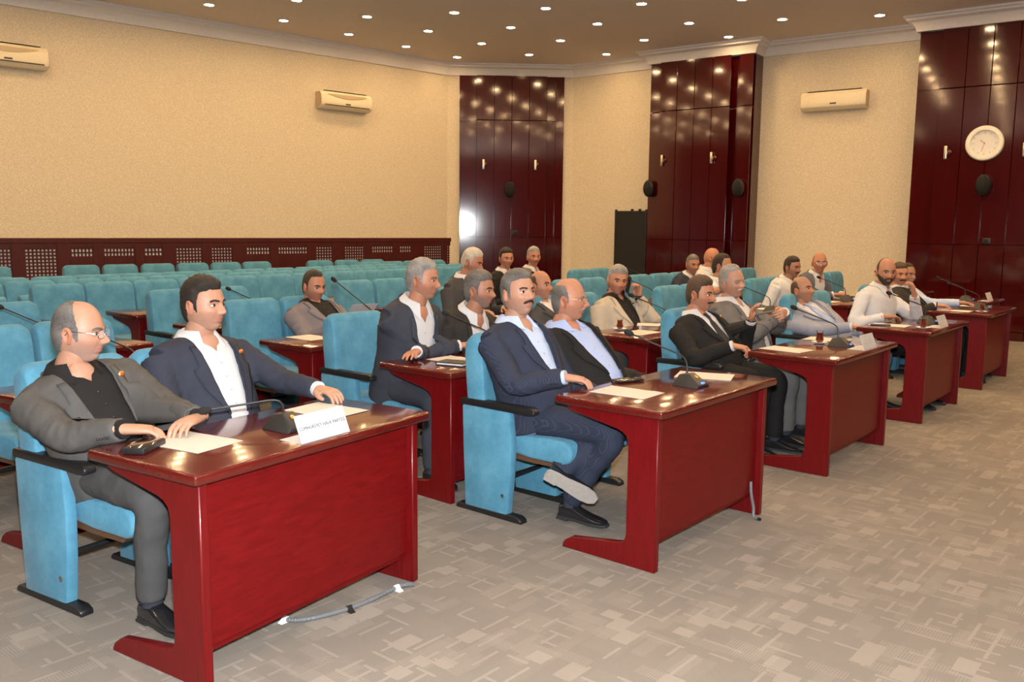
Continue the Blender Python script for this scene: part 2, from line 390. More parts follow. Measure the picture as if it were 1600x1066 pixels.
# ------------------------------------------------------------------ ceiling downlights
def make_downlight():
    r = empty('ceiling_downlight', label='round recessed downlight glowing warm white in the flat ceiling', cat='downlight', group='recessed downlights in the ceiling grid')
    mb = MB(); mb.lathe([(.062, -.001), (.085, -.001), (.088, -.006), (.085, -.012), (.066, -.012), (.062, -.006)], 20); obj('trim_ring', mb, 'plaster', r)
    mb = MB(); mb.lathe([(.0635, -.002), (.0635, -.009), (.03, -.010)], 16); obj('lamp', mb, 'lamp_glow', r, smooth=False)
    return r
def inside(p, m=.35):
    n = len(poly)
    for i in range(n):
        a = poly[i]; b_ = poly[(i + 1) % n]; d = (b_ - a).normalized()
        if (p - a).dot(Vector((d.y, -d.x))) < m: return False
    for c0, c1, pp in ((col1[0], col1[1], P1c), (col2[0], col2[1], P2c)):
        q = p - PR
        if c0 - .35 < q.dot(dR) < c1 + .35 and q.dot(nR) < pp + .35: return False
    return True
g0 = Vector((-.89, 13.23)); ga = Vector((1.325, -.30)); gb = Vector((-.50, 1.215))
proto_l = None
for j in range(-13, 5):
    for i in range(-9, 10):
        p = g0 + ga * i + gb * j
        if i >= 3 and j > 0: p = p + Vector((.06, .2))
        if not inside(p): continue
        if j < -6 and (j % 2 == 0 or i % 2): continue           # sparser fittings behind the camera
        o = make_downlight() if proto_l is None else copy_tree(proto_l)
        if proto_l is None: proto_l = o
        o.location = (p.x, p.y, ZCEIL)

# ------------------------------------------------------------------ wall fittings
def aircon(origin, ang, label, kind):
    r = empty('air_conditioner', origin, ang, label, 'air conditioner', 'wall air conditioners')
    L = 1.02; H = .29; D = .20
    prof = [(0, 0), (-D * .55, 0), (-D * .92, .045), (-D, .10), (-D * .96, .23), (-D * .75, H), (0, H)]
    mb = MB(); mb.prism(prof, -L / 2, L / 2, 'x'); obj('casing', mb, 'ac_cream', r, bevel=.01)
    mb = MB(); mb.prism([(-.05, .30), (-.16, .30), (-.16, .303), (-.05, .303)], -L * .42, L * .42, 'x'); obj('top_grille', mb, 'ac_dark', r, smooth=False)
    for sx in (-1, 1):
        mb = MB(); mb.prism([(-.004, .015), (-D * .5, .015), (-D * .86, .05), (-D * .93, .10), (-D * .88, .22), (-D * .7, H - .015), (-.004, H - .015)], sx * (L / 2 + .001), sx * (L / 2 + .006), 'x'); obj('end_cap', mb, 'ac_tan', r, smooth=False)
    if kind:
        mb = MB(); mb.box(-L * .44, L * .44, -D * .93, -D * .985, .052, .066); obj('outlet_slot', mb, 'ac_dark', r, smooth=False)
        arc = [(x, .262 - .0 * x) for x in (-L * .40, L * .40)]
        pts = [(-L * .38 + L * .76 * k / 16, .238 - .062 * math.sin(math.pi * k / 16)) for k in range(17)]
        poly_ = [(x, z) for x, z in pts] + [(L * .38, .246), (-L * .38, .246)]
        mb = MB(); mb.prism(poly_, -D * .96, -D * 1.015, 'y'); obj('intake_recess', mb, 'ac_tan', r, smooth=False)
    mb = MB(); mb.box(-.04, .06, -D * .95, -D * 1.01, .082, .102); obj('display_window', mb, 'ac_dark', r, smooth=False)
    return r
def onwall(P, d, s, z, n, off): q = P + d * s + n * off; return (q.x, q.y, z)
aRr = math.atan2(dR.y, dR.x); aB = math.atan2(dB.y, dB.x)
aircon(onwall(PL, dL, -2.36, 3.55, nL, .002), aL, 'cream wall air conditioner near the back corner of the long cream wall', 1)
aircon(onwall(PL, dL, -7.62, 3.63, nL, .002), aL, 'cream wall air conditioner on the long cream wall far from the corner panelling', 1)
aircon(onwall(PR, dR, 5.02, 3.48, nR, .002), aRr, 'plain cream air conditioner on the wall between pillar and clock panelling', 0)
def sconce(P, d, n, s, z, off, label):
    r = empty('wall_bracket', onwall(P, d, s, z, n, off + .001), math.atan2(d.y, d.x), label, 'wall fitting', 'metal brackets on the panelling')
    mb = MB(); mb.box(-.045, -.005, -.03, -.06, -.095, .095); obj('metal_bar', mb, 'sconce_metal', r, bevel=.006)
    mb = MB(); mb.ellipsoid((.012, -.016, 0), (.045, .016, .045), 14, 8); obj('mount_disc', mb, 'panel_red', r)
    mb = MB(); mb.box(-.03, .0, 0, -.035, -.02, .02); obj('arm', mb, 'sconce_metal', r)
    return r
for i, (P, d, n, s, z, off, where) in enumerate([(PL, dB, nB, fb(-.57), 2.76, .12, 'on the corner panelling, nearer the long cream wall'), (PL, dB, nB, fb(.44), 2.76, .12, 'on the corner panelling, nearer the pillar'),
        (PR, dR, nR, 2.24, 2.75, P1c, 'on the red pillar, nearer the black screen'), (PR, dR, nR, 3.17, 2.76, P1c, 'on the red pillar, nearer the air conditioner wall'),
        (PR, dR, nR, 6.83, 2.69, P2c, 'on the clock panelling, between clock and cream wall'), (PR, dR, nR, 7.83, 2.69, P2c, 'on the clock panelling, on the far side of the clock')]):
    sconce(P, d, n, s, z, off, 'small metal bracket ' + where)
def speaker(P, d, n, s, z, off, label):
    r = empty('wall_speaker', onwall(P, d, s, z, n, off + .001), math.atan2(d.y, d.x), label, 'speaker', 'round black wall speakers')
    mb = MB(); mb.ellipsoid((0, -.10, 0), (.105, .085, .155), 20, 12); obj('shell', mb, 'black_plastic', r)
    mb = MB(); mb.ellipsoid((0, -.125, 0), (.088, .072, .135), 18, 10); obj('grille', mb, 'black_foam', r)
    mb = MB(); mb.box(-.03, .03, 0, -.05, -.04, .04); obj('bracket', mb, 'black_plastic', r)
speaker(PL, dB, nB, fb(-.08), 2.28, .12, 'oval black speaker on the corner panelling')
speaker(PR, dR, nR, 1.95, 2.27, P1c - .10, 'oval black speaker on the pillar edge above the black screen')
speaker(PR, dR, nR, 3.64, 2.25, P1c - .06, 'oval black speaker on the pillar edge toward the air conditioner')
speaker(PR, dR, nR, 7.34, 2.21, P2c, 'oval black speaker under the wall clock')
mbp = empty('wall_switch', onwall(PR, dR, 7.42, 1.42, nR, P2c + .001), aRr, 'small dark switch plate below the speaker under the clock', 'switch')
mb = MB(); mb.box(-.05, .05, 0, -.012, -.04, .04); obj('plate', mb, 'black_plastic', mbp, bevel=.003)
mb = MB(); mb.box(-.03, .03, -.012, -.018, -.025, .025); obj('rocker', mb, 'black_foam', mbp)
mbp = empty('wall_switch', onwall(PL, dB, fb(.03), 1.45, nB, .121), aB, 'small dark switch plate on the corner panelling', 'switch')
mb = MB(); mb.box(-.05, .05, 0, -.012, -.04, .04); obj('plate', mb, 'black_plastic', mbp, bevel=.003)
mb = MB(); mb.box(-.03, .03, -.012, -.018, -.025, .025); obj('rocker', mb, 'black_foam', mbp)
# clock
ck = empty('wall_clock', onwall(PR, dR, 7.30, 2.80, nR, P2c + .001), aRr, 'round white wall clock on dark red panelling', 'clock')
MX = Matrix.Rotation(R(90), 4, 'X')
mb = MB(); mb.lathe([(.245, 0), (.248, .02), (.235, .045), (.205, .055), (.182, .046), (.178, .02), (.178, 0)], 48, mat=MX); obj('rim', mb, 'clock_white', ck)
mb = MB(); mb.lathe([(.182, .0), (.182, .018), (.001, .019)], 48, mat=MX); obj('face', mb, 'clock_face', ck)
for k in range(12):
    a = k * math.pi / 6; mb = MB(); l = .035 if k % 3 == 0 else .022
    mb.box(-.004, .004, -.020, -.024, .165 - l, .165); mb.xf(Matrix.Rotation(a, 4, 'Y')); obj('hour_mark', mb, 'ink_light', ck, smooth=False)
for nm, a, l, wdt in (('hour_hand', -50, .075, .010), ('minute_hand', 196, .12, .007)):
    mb = MB(); mb.box(-wdt / 2, wdt / 2, -.025, -.029, -.02, l); mb.xf(Matrix.Rotation(R(a), 4, 'Y')); obj(nm, mb, 'pink_hand', ck, smooth=False)
# black folding screen near the pillar
bs = empty('display_screen', onwall(PR, dR, 1.50, 0, nR, .30), aRr, 'tall black cloth display screen against cream wall by the pillar', 'screen')
mb = MB(); mb.box(-.30, .30, -.012, .012, .12, 1.86); obj('cloth_panel', mb, 'black_cloth', bs)
for x in (-.315, .315): mb = MB(); mb.box(x - .018, x + .018, -.02, .02, 0, 1.90); obj('post', mb, 'black_plastic', bs)
mb = MB(); mb.box(-.30, .30, -.016, .016, 1.85, 1.875); obj('top_rail', mb, 'black_plastic', bs)
for x in (.02, .18): mb = MB(); mb.box(x - .02, x + .02, -.02, .02, 1.872, 1.91); obj('clip', mb, 'black_plastic', bs)
for x in (-.315, .315): mb = MB(); mb.box(x - .02, x + .02, -.20, .20, 0, .025); obj('foot', mb, 'black_plastic', bs)

# ------------------------------------------------------------------ seating frames
class Frame:
    def __init__(s, o, deg):
        s.o = Vector(o); s.deg = deg; a = R(deg); s.e1 = Vector((math.cos(a), math.sin(a))); s.e2 = Vector((math.sin(a), -math.cos(a)))
    def at(s, u, t, z=0): p = s.o + s.e1 * u + s.e2 * t; return (p.x, p.y, z)
    @property
    def rz(s): return R(s.deg + 180)
FB = Frame((.2021, 4.0622), 49.7)
def FA(n=0): return Frame((-1.486 - 1.03 * n, 2.967 + 1.07 * n), 57.45)
DW, DD = 1.197, .588

# ---- desk (X = -e1, Y = forward; top runs X from 0 to -DW)
def make_desk():
    r = empty('desk')
    prof = [(0, .712), (.008, .705), (.008, .745), (0, .752)]
    mb = MB()
    mb.box(-DW, 0, 0, DD, .712, .752); obj('desk_top', mb, 'desk_top_red', r, bevel=.012, seg=3)
    def leg(x):
        P = [(.55, 0), (.55, .712), (.044, .712), (.044, .702), (.06, .688), (.085, .678), (.33, .632), (.362, .620), (.384, .602), (.393, .575), (.393, .15), (.389, .125), (.375, .108), (.352, .102), (.085, .062), (.045, .035), (.032, .012), (.034, 0)]
        mb = MB(); mb.prism(P, x - .036, x, 'x'); obj('leg', mb, 'desk_red_side', r, bevel=.004, seg=1)
    leg(-.040); leg(-(DW - .076))
    mb = MB(); mb.box(-(DW - .076), -.076, .495, .517, .13, .712); obj('front_panel', mb, 'desk_red', r, smooth=False)
    mb = MB(); mb.box(-(DW - .076), -.076, .39, .495, .10, .13); obj('stretcher', mb, 'desk_red', r, smooth=False)
    return r
desk_proto = None
def desk(frame, s, t, label, group=None):
    global desk_proto
    if desk_proto is None: desk_proto = make_desk(); o = desk_proto
    else: o = copy_tree(desk_proto)
    o.location = frame.at(s, t); o.rotation_euler = (0, 0, frame.rz)
    tag(o, label, 'desk', group); return o

# ---- auditorium chair (X right of sitter, Y forward, origin on floor under the desk-edge line)
def make_chair():
    r = empty('auditorium_chair')
    for sx in (-1, 1):
        x0, x1 = (.188, .240) if sx > 0 else (-.240, -.188)
        mb = MB(); mb.prism([(-.735, .585), (-.728, .35), (-.712, .02), (-.412, .02), (-.392, .22), (-.384, .40), (-.40, .585)], x0, x1, 'x')
        sp = obj('side_panel', mb, 'teal_velvet', r, bevel=.010, seg=2)
        mb = MB(); mb.lathe([(.011, 0), (.011, .004), (.004, .006)], 12, mat=Matrix.Translation((sx * .240, -.44, .13)) @ Matrix.Rotation(R(90 * sx), 4, 'Y')); obj('bolt', mb, 'steel', sp)
        mb = MB(); mb.prism([(-.748, .585), (-.748, .612), (-.735, .622), (-.26, .626), (-.238, .616), (-.232, .600), (-.24, .588), (-.28, .583)], sx * .216 - .026, sx * .216 + .026, 'x'); obj('armrest', mb, 'black_plastic', r, bevel=.006)
        mb = MB(); mb.prism([(-.778, 0), (-.778, .018), (-.765, .030), (-.345, .036), (-.315, .022), (-.31, 0)], sx * .214 - .028, sx * .214 + .028, 'x'); obj('foot_bar', mb, 'black_plastic', r, bevel=.004, seg=1)
    # seat cushion
    mb = MB(); mb.prism([(-.62, .375), (-.62, .455), (-.50, .452), (-.16, .472), (-.08, .468), (-.045, .445), (-.035, .405), (-.05, .365), (-.09, .345), (-.30, .345)], -.183, .183, 'x')
    obj('seat', mb, 'teal_velvet', r, bevel=.018, seg=3)
    mb = MB(); mb.prism([(-.60, .33), (-.60, .372), (-.30, .343), (-.10, .343), (-.12, .325), (-.30, .322)], -.170, .170, 'x'); obj('seat_pan', mb, 'brown_board', r, smooth=False)
    # backrest: slightly dished, rounded top corners
    mb = MB(); N = 13; rows = []
    prof = [(-.585, .40), (-.592, .55), (-.605, .72), (-.618, .85), (-.630, .93), (-.645, .962), (-.672, .976), (-.70, .968), (-.722, .945), (-.727, .88), (-.715, .70), (-.695, .50), (-.675, .40)]
    rings = []
    for k in range(N):
        u = -1 + 2 * k / (N - 1); x = .232 * u
        drop = .030 * max(0, (abs(u) - .78) / .22) ** 2
        rings.append([Vector((x, y + (.016 * u * u if i < 6 else 0) * (1 if z > .45 else .3), z - (drop if z > .85 else 0))) for i, (y, z) in enumerate(prof)])
    mb.loft(rings); obj('backrest', mb, 'teal_velvet', r, bevel=.012, seg=2, angle=60)
    mb = MB(); mb.tube([(-.195, -.50, .20), (.195, -.50, .20)], .013, 8); obj('cross_bar', mb, 'black_plastic', r)
    mb = MB(); mb.box(-.185, .185, -.66, -.60, .30, .34); obj('seat_bracket', mb, 'black_plastic', r)
    return r
chair_proto = None
def chair(frame, s, t, label, group, turn=0.0, tipped=False):
    global chair_proto
    if chair_proto is None: chair_proto = make_chair(); o = chair_proto
    else: o = copy_tree(chair_proto)
    o.location = frame.at(s, t); o.rotation_euler = (0, 0, frame.rz + R(turn))
    if tipped:
        pv = Matrix.Translation((0, -.50, .40))
        for ch in o.children:
            if ch.name.split('.')[0] in ('seat', 'seat_pan'): ch.matrix_local = pv @ Matrix.Rotation(R(76), 4, 'X') @ pv.inverted()
    tag(o, label, 'chair', group); return o
# ------------------------------------------------------------------ people
def gs(d, s): return math.exp(-.5 * (d / s) ** 2)
def head_point(az, el, P):
    ca, sa = math.cos(az), math.sin(az); ce, se = math.cos(el), math.sin(el)
    w = .0765 * P.get('wide', 1.0); front = .090; back = .100
    if el >= 0: z = .118 * se; kx = ce ** .92; ky = ce ** .85
    else: z = .117 * se * P.get('long', 1.0); kx = ce ** .70; ky = ce ** (.42 if ca > 0 else .9)
    x = w * sa * kx; y = (front if ca > 0 else back) * ca * ky
    if el < 0:
        k = sst(-.015, -.115, z); x *= 1 - (.36 - P.get('jowl', 0) * .18) * k
        if ca > 0: y -= .012 * k
    if ca > 0:
        ff = sst(.0, .5, ca); nz = P.get('nose', 1.0)
        prof = 0
        for a, b_, v0, v1 in ((.016, -.002, .0, .006), (-.002, -.030, .006, .025), (-.030, -.038, .025, .022), (-.038, -.048, .022, .002)):
            if b_ <= z <= a: t = (a - z) / (a - b_); prof = v0 + (v1 - v0) * t
        sg = .0058 + .0045 * sst(.0, -.035, z)
        d = prof * nz * gs(x, sg)
        d += .0065 * nz * (gs(x - .0125, .0055) + gs(x + .0125, .0055)) * gs(z + .039, .006)
        for sx in (-1, 1):
            d -= .0095 * gs(x - sx * .031, .0135) * gs(z + .001, .0105)
            d += .0050 * gs(x - sx * .028, .017) * gs(z - .0175, .0060)
            d += .0045 * gs(x - sx * .043, .016) * gs(z + .030, .015)
            d -= .0022 * gs(x - sx * .027, .006) * gs(z + .052, .014)
        d += .0040 * gs(x, .019) * gs(z + .0585, .0042) + .0050 * gs(x, .018) * gs(z + .0705, .0048) - .0045 * gs(x, .021) * gs(z + .0645, .0020)
        d += .0030 * gs(x, .03) * gs(z + .060, .014)
        d -= .0030 * gs(x, .02) * gs(z + .082, .0050)
        d += .0085 * gs(x, .020) * gs(z + .099, .0125)
        y += d * ff
    return Vector((x, y, z))
HEADS = {}
def head_grid(P, hi):
    nu, nv = (84, 66) if hi else (52, 40)
    rows = []
    for j in range(nv):
        v = -1 + 2 * j / (nv - 1); el = R(86) * (v - .10 * math.sin(math.pi * v))
        row = []
        for i in range(nu):
            u = -math.pi + 2 * math.pi * i / nu; az = u - .42 * math.sin(u)
            row.append((az, el, head_point(az, el, P)))
        rows.append(row)
    return rows, nu, nv
def hairline(az, style='full'):
    """lower edge of the hair round sides and back (height above eye level)"""
    a = abs(math.degrees(az))
    pts = [(0, -.05), (66, -.05), (72, -.030), (82, -.026), (89, .016), (103, .020), (112, -.030), (130, -.072), (180, -.080)]
    for (a0, v0), (a1, v1) in zip(pts, pts[1:]):
        if a0 <= a <= a1: return v0 + (v1 - v0) * (a - a0) / (a1 - a0)
    return .2
STYLES = {'full': (.074, .018, .12), 'high': (.092, .014, .10), 'recede': (.30, .020, -.40), 'ring': (.30, .010, -.30)}   # forehead height, temple y, backward slope with height
HANDS = {}
def build_hand(curl, spread, side):
    mb = MB(); n = 12
    def ring(y, wx, hz, z0=0): return [Vector((wx * math.cos(2 * math.pi * k / n), y, z0 + hz * math.sin(2 * math.pi * k / n))) for k in range(n)]
    mb.loft([ring(-.045, .025, .022), ring(-.01, .027, .021), ring(.025, .034, .019, .001), ring(.06, .040, .017, .002), ring(.088, .040, .014, .002), ring(.098, .034, .010, .001)])
    for i, (bx, ln, r) in enumerate(((-.030, .074, .0094), (-.0102, .083, .0098), (.0098, .076, .0094), (.0285, .060, .0083))):
        p = Vector((bx, .084, .002)); a = 0; pts = [p.copy()]; dx = spread * (bx / .03)
        for q, c in ((.44, .75), (.31, 1.15), (.25, .7)):
            a += R(curl) * c; p = p + Vector((dx * ln * q, math.cos(a) * ln * q, -math.sin(a) * ln * q)); pts.append(p.copy())
        pp = catmull(pts, 3); mb.tube(pp, [r * (1 - .28 * k / (len(pp) - 1)) for k in range(len(pp))] , 8)
    c = R(curl) * .5
    pts = catmull([(-.018, .012, -.004), (-.040, .036, -.010), (-.052 + .012 * math.sin(c), .064, -.014 - .02 * math.sin(c)), (-.052 + .03 * math.sin(c), .090 - .008 * math.sin(c), -.018 - .03 * math.sin(c))], 3)
    mb.tube(pts, lerp_list([.016, .0135, .0112, .0085], len(pts)), 8)
    if side < 0: mb.xf(Matrix.Scale(-1, 4, (1, 0, 0)))
    return mb
PEND = []
def remesh_obj(mb, voxel, smooth_it=3):
    me = mb.mesh('tmp', 'skin', smooth=False)
    o = bpy.data.objects.new('tmp', me); C.objects.link(o)
    m = o.modifiers.new('r', 'REMESH'); m.mode = 'VOXEL'; m.voxel_size = voxel; m.use_smooth_shade = True
    s = o.modifiers.new('s', 'SMOOTH'); s.factor = .5; s.iterations = smooth_it
    return o
def harvest(objs):
    bpy.context.view_layer.update(); dg = bpy.context.evaluated_depsgraph_get(); out = []
    for o in objs: out.append(bpy.data.meshes.new_from_object(o.evaluated_get(dg)))
    for o in objs:
        me = o.data; bpy.data.objects.remove(o); bpy.data.meshes.remove(me)
    return out
keys = [(c, s) for c in ('flat', 'rest', 'grip', 'fist') for s in (1, -1)]
cv = dict(flat=(13, .10), rest=(27, .05), grip=(52, 0), fist=(82, 0))
tmp = [remesh_obj(build_hand(cv[c][0], cv[c][1], s), .0042, 2) for c, s in keys]
for k, me in zip(keys, harvest(tmp)): HANDS[k] = ([v.co.copy() for v in me.vertices], [tuple(p.vertices) for p in me.polygons]); bpy.data.meshes.remove(me)

def basis(zax, yhint):
    z = zax.normalized(); y = (yhint - z * yhint.dot(z)).normalized(); x = y.cross(z)
    return Matrix((x, y, z)).transposed()
def ik(S, W, l1, l2, pole):
    d = W - S; dist = d.length; mx = (l1 + l2) * .985
    if dist > mx: k = dist / mx; l1 *= k; l2 *= k
    u = d.normalized(); dist = d.length
    a = (l1 * l1 - l2 * l2 + dist * dist) / (2 * dist); h = math.sqrt(max(0, l1 * l1 - a * a))
    p = pole - u * pole.dot(u); p = p.normalized() if p.length > 1e-5 else u.orthogonal()
    return S + u * a + p * h

def person(spec):
    g = spec.get
    fr, s, t = spec['frame'], spec['s'], spec['t']
    root = empty('person', fr.at(s, t), fr.rz, spec['label'], 'person')
    hi = g('hi', False)
    Pm = g('face', {})
    eye = Vector(g('eye')); yaw, pitch, roll = [R(a) for a in g('look', (0, 0, 0))]
    RH = (Matrix.Rotation(yaw, 4, 'Z') @ Matrix.Rotation(pitch, 4, 'X') @ Matrix.Rotation(roll, 4, 'Y')).to_3x3()   # yaw + left, pitch + up
    hs = g('hs', 1.04)
    HO = eye - RH @ Vector((0, .080 * hs, 0))
    fw = RH @ Vector((0, 1, 0))
    NB = HO + RH @ Vector((0, -.030, -.085)) + Vector((0, -.022, -.062)) + Vector(g('nb', (0, 0, 0)))
    hz = .545; dz = NB.z - hz; Lt = g('tl', .47)
    dy = math.sqrt(max(0, Lt * Lt - dz * dz - NB.x * NB.x * .0)); sg = g('lean', -1)
    hy = max(-.44, min(g('hipmax', -.17), NB.y - sg * dy))
    Hp = Vector((g('hipx', NB.x * .15), hy, hz)); ax = NB - Hp; L = ax.length
    T3 = basis(ax, Vector((math.sin(-R(g('twist', 0))), math.cos(R(g('twist', 0))), 0)))
    T = Matrix.Translation(Hp) @ T3.to_4x4(); Ti = T.inverted()
    bulk = g('bulk', 1.0); belly = g('belly', .02)
    prof = [(-.20, .158, .135, .015), (-.05, .162, .142, .015), (.15, .164, .140, .018), (.40, .172, .132, .013), (.65, .188, .126, .0), (.82, .186, .114, -.008), (.92, .150, .092, -.015), (1.0, .080, .072, -.020)]
    def torso(mb, grow, n=36):
        rings = []
        for u, a, b_, c in [tuple(lerp_list([p[k] for p in prof], 22)[i] for k in range(4)) for i in range(22)]:
            bl = belly * gs(u - .22, .26)
            A = (a * bulk + grow); B = (b_ * bulk + grow + bl * .5)
            ring = []
            for k in range(n):
                th = 2 * math.pi * k / n; cx, cy = math.cos(th), math.sin(th)
                x = A * math.copysign(abs(cx) ** .85, cx); y = B * math.copysign(abs(cy) ** .9, cy) + c + bl * .5
                ring.append(Vector((x, y, u * L)))
            rings.append(ring)
        mb.loft(rings)
    shz = L - .088; shx = .182 * bulk
    def shoulders(mb, r):
        mb.tube(catmull([(-shx, -.012, shz - .015), (-shx * .55, -.015, shz + .020), (0, -.018, shz + .034), (shx * .55, -.015, shz + .020), (shx, -.012, shz - .015)], 3), lerp_list([r * 1.0, r * .92, r * .8, r * .92, r * 1.0], 13), 12)
    # arms
    arms = {}
    for side, nm in ((1, 'R'), (-1, 'L')):
        a = g(nm, dict(w=(side * .15, hy + .26, .665), f=(-side * .4, 1, -.2), curl='rest'))
        W = Ti @ Vector(a['w']); S = Vector((side * (shx + .012), -.012, shz - .012))
        E_ = ik(S, W, .285 * hs, .255 * hs, T3.inverted() @ Vector(a.get('pole', (side * .55, -.5, -.75))))
        f = T3.inverted() @ Vector(a.get('f', (-side * .2, 1, 0))).normalized(); n = T3.inverted() @ Vector(a.get('n', (0, 0, 1)))
        arms[nm] = (S, E_, W, f, n, a)
    def sleeve(mb, A, k, end=1.0):
        S, E_, W = A[:3]; pts = catmull([S + Vector((0, 0, .004)), S.lerp(E_, .5), E_, E_.lerp(W, .5), E_.lerp(W, end)] if end > .6 else [S, S.lerp(E_, .45), S.lerp(E_, .9)], 4)
        rr = [.074, .064, .056, .049, .043] if end > .6 else [.074, .068, .066]
        mb.tube(pts, [r * k for r in lerp_list(rr, len(pts))], 14)
    out = g('outer', 'jacket'); short = g('short', False)
    res = .0105 if hi else .014
    mb = MB(); torso(mb, .022 if out == 'jacket' else .014); shoulders(mb, .070 * bulk)
    for A in arms.values(): sleeve(mb, A, (1.06 if out == 'jacket' else .98) * (.9 + .1 * bulk), .5 if short else .97)
    o1 = remesh_obj(mb, res, 4 if hi else 3)
    # legs
    mb = MB(); legs = g('legs', {})
    mb.ellipsoid(Hp + Vector((0, -.005, .0)), (.160 * bulk, .13, .105), 18, 12)
    feet = {}
    for side, nm in ((1, 'R'), (-1, 'L')):
        lg = legs.get(nm, {})
        kn = Vector(lg.get('knee', (Hp.x + side * .135, hy + .44, .505))); an = Vector(lg.get('ankle', (kn.x + side * .0, kn.y + .00, .10)))
        hj = Hp + Vector((side * .088, .02, -.010)); kd = g('legr', 1.0)
        pts = catmull([hj, hj.lerp(kn, .5) + Vector((0, 0, .012)), kn, kn.lerp(an, .45), an], 4)
        mb.tube(pts, [r * kd for r in lerp_list([.093, .084, .068, .060, .057], len(pts))], 14)
        feet[nm] = (kn, an, lg)
    o2 = remesh_obj(mb, .0125 if hi else .017, 3)
    PEND.append((spec, root, T, T3, L, arms, feet, RH, HO, NB, hs, Hp, o1, o2, out, torso, shx, shz, hi, short, prof))

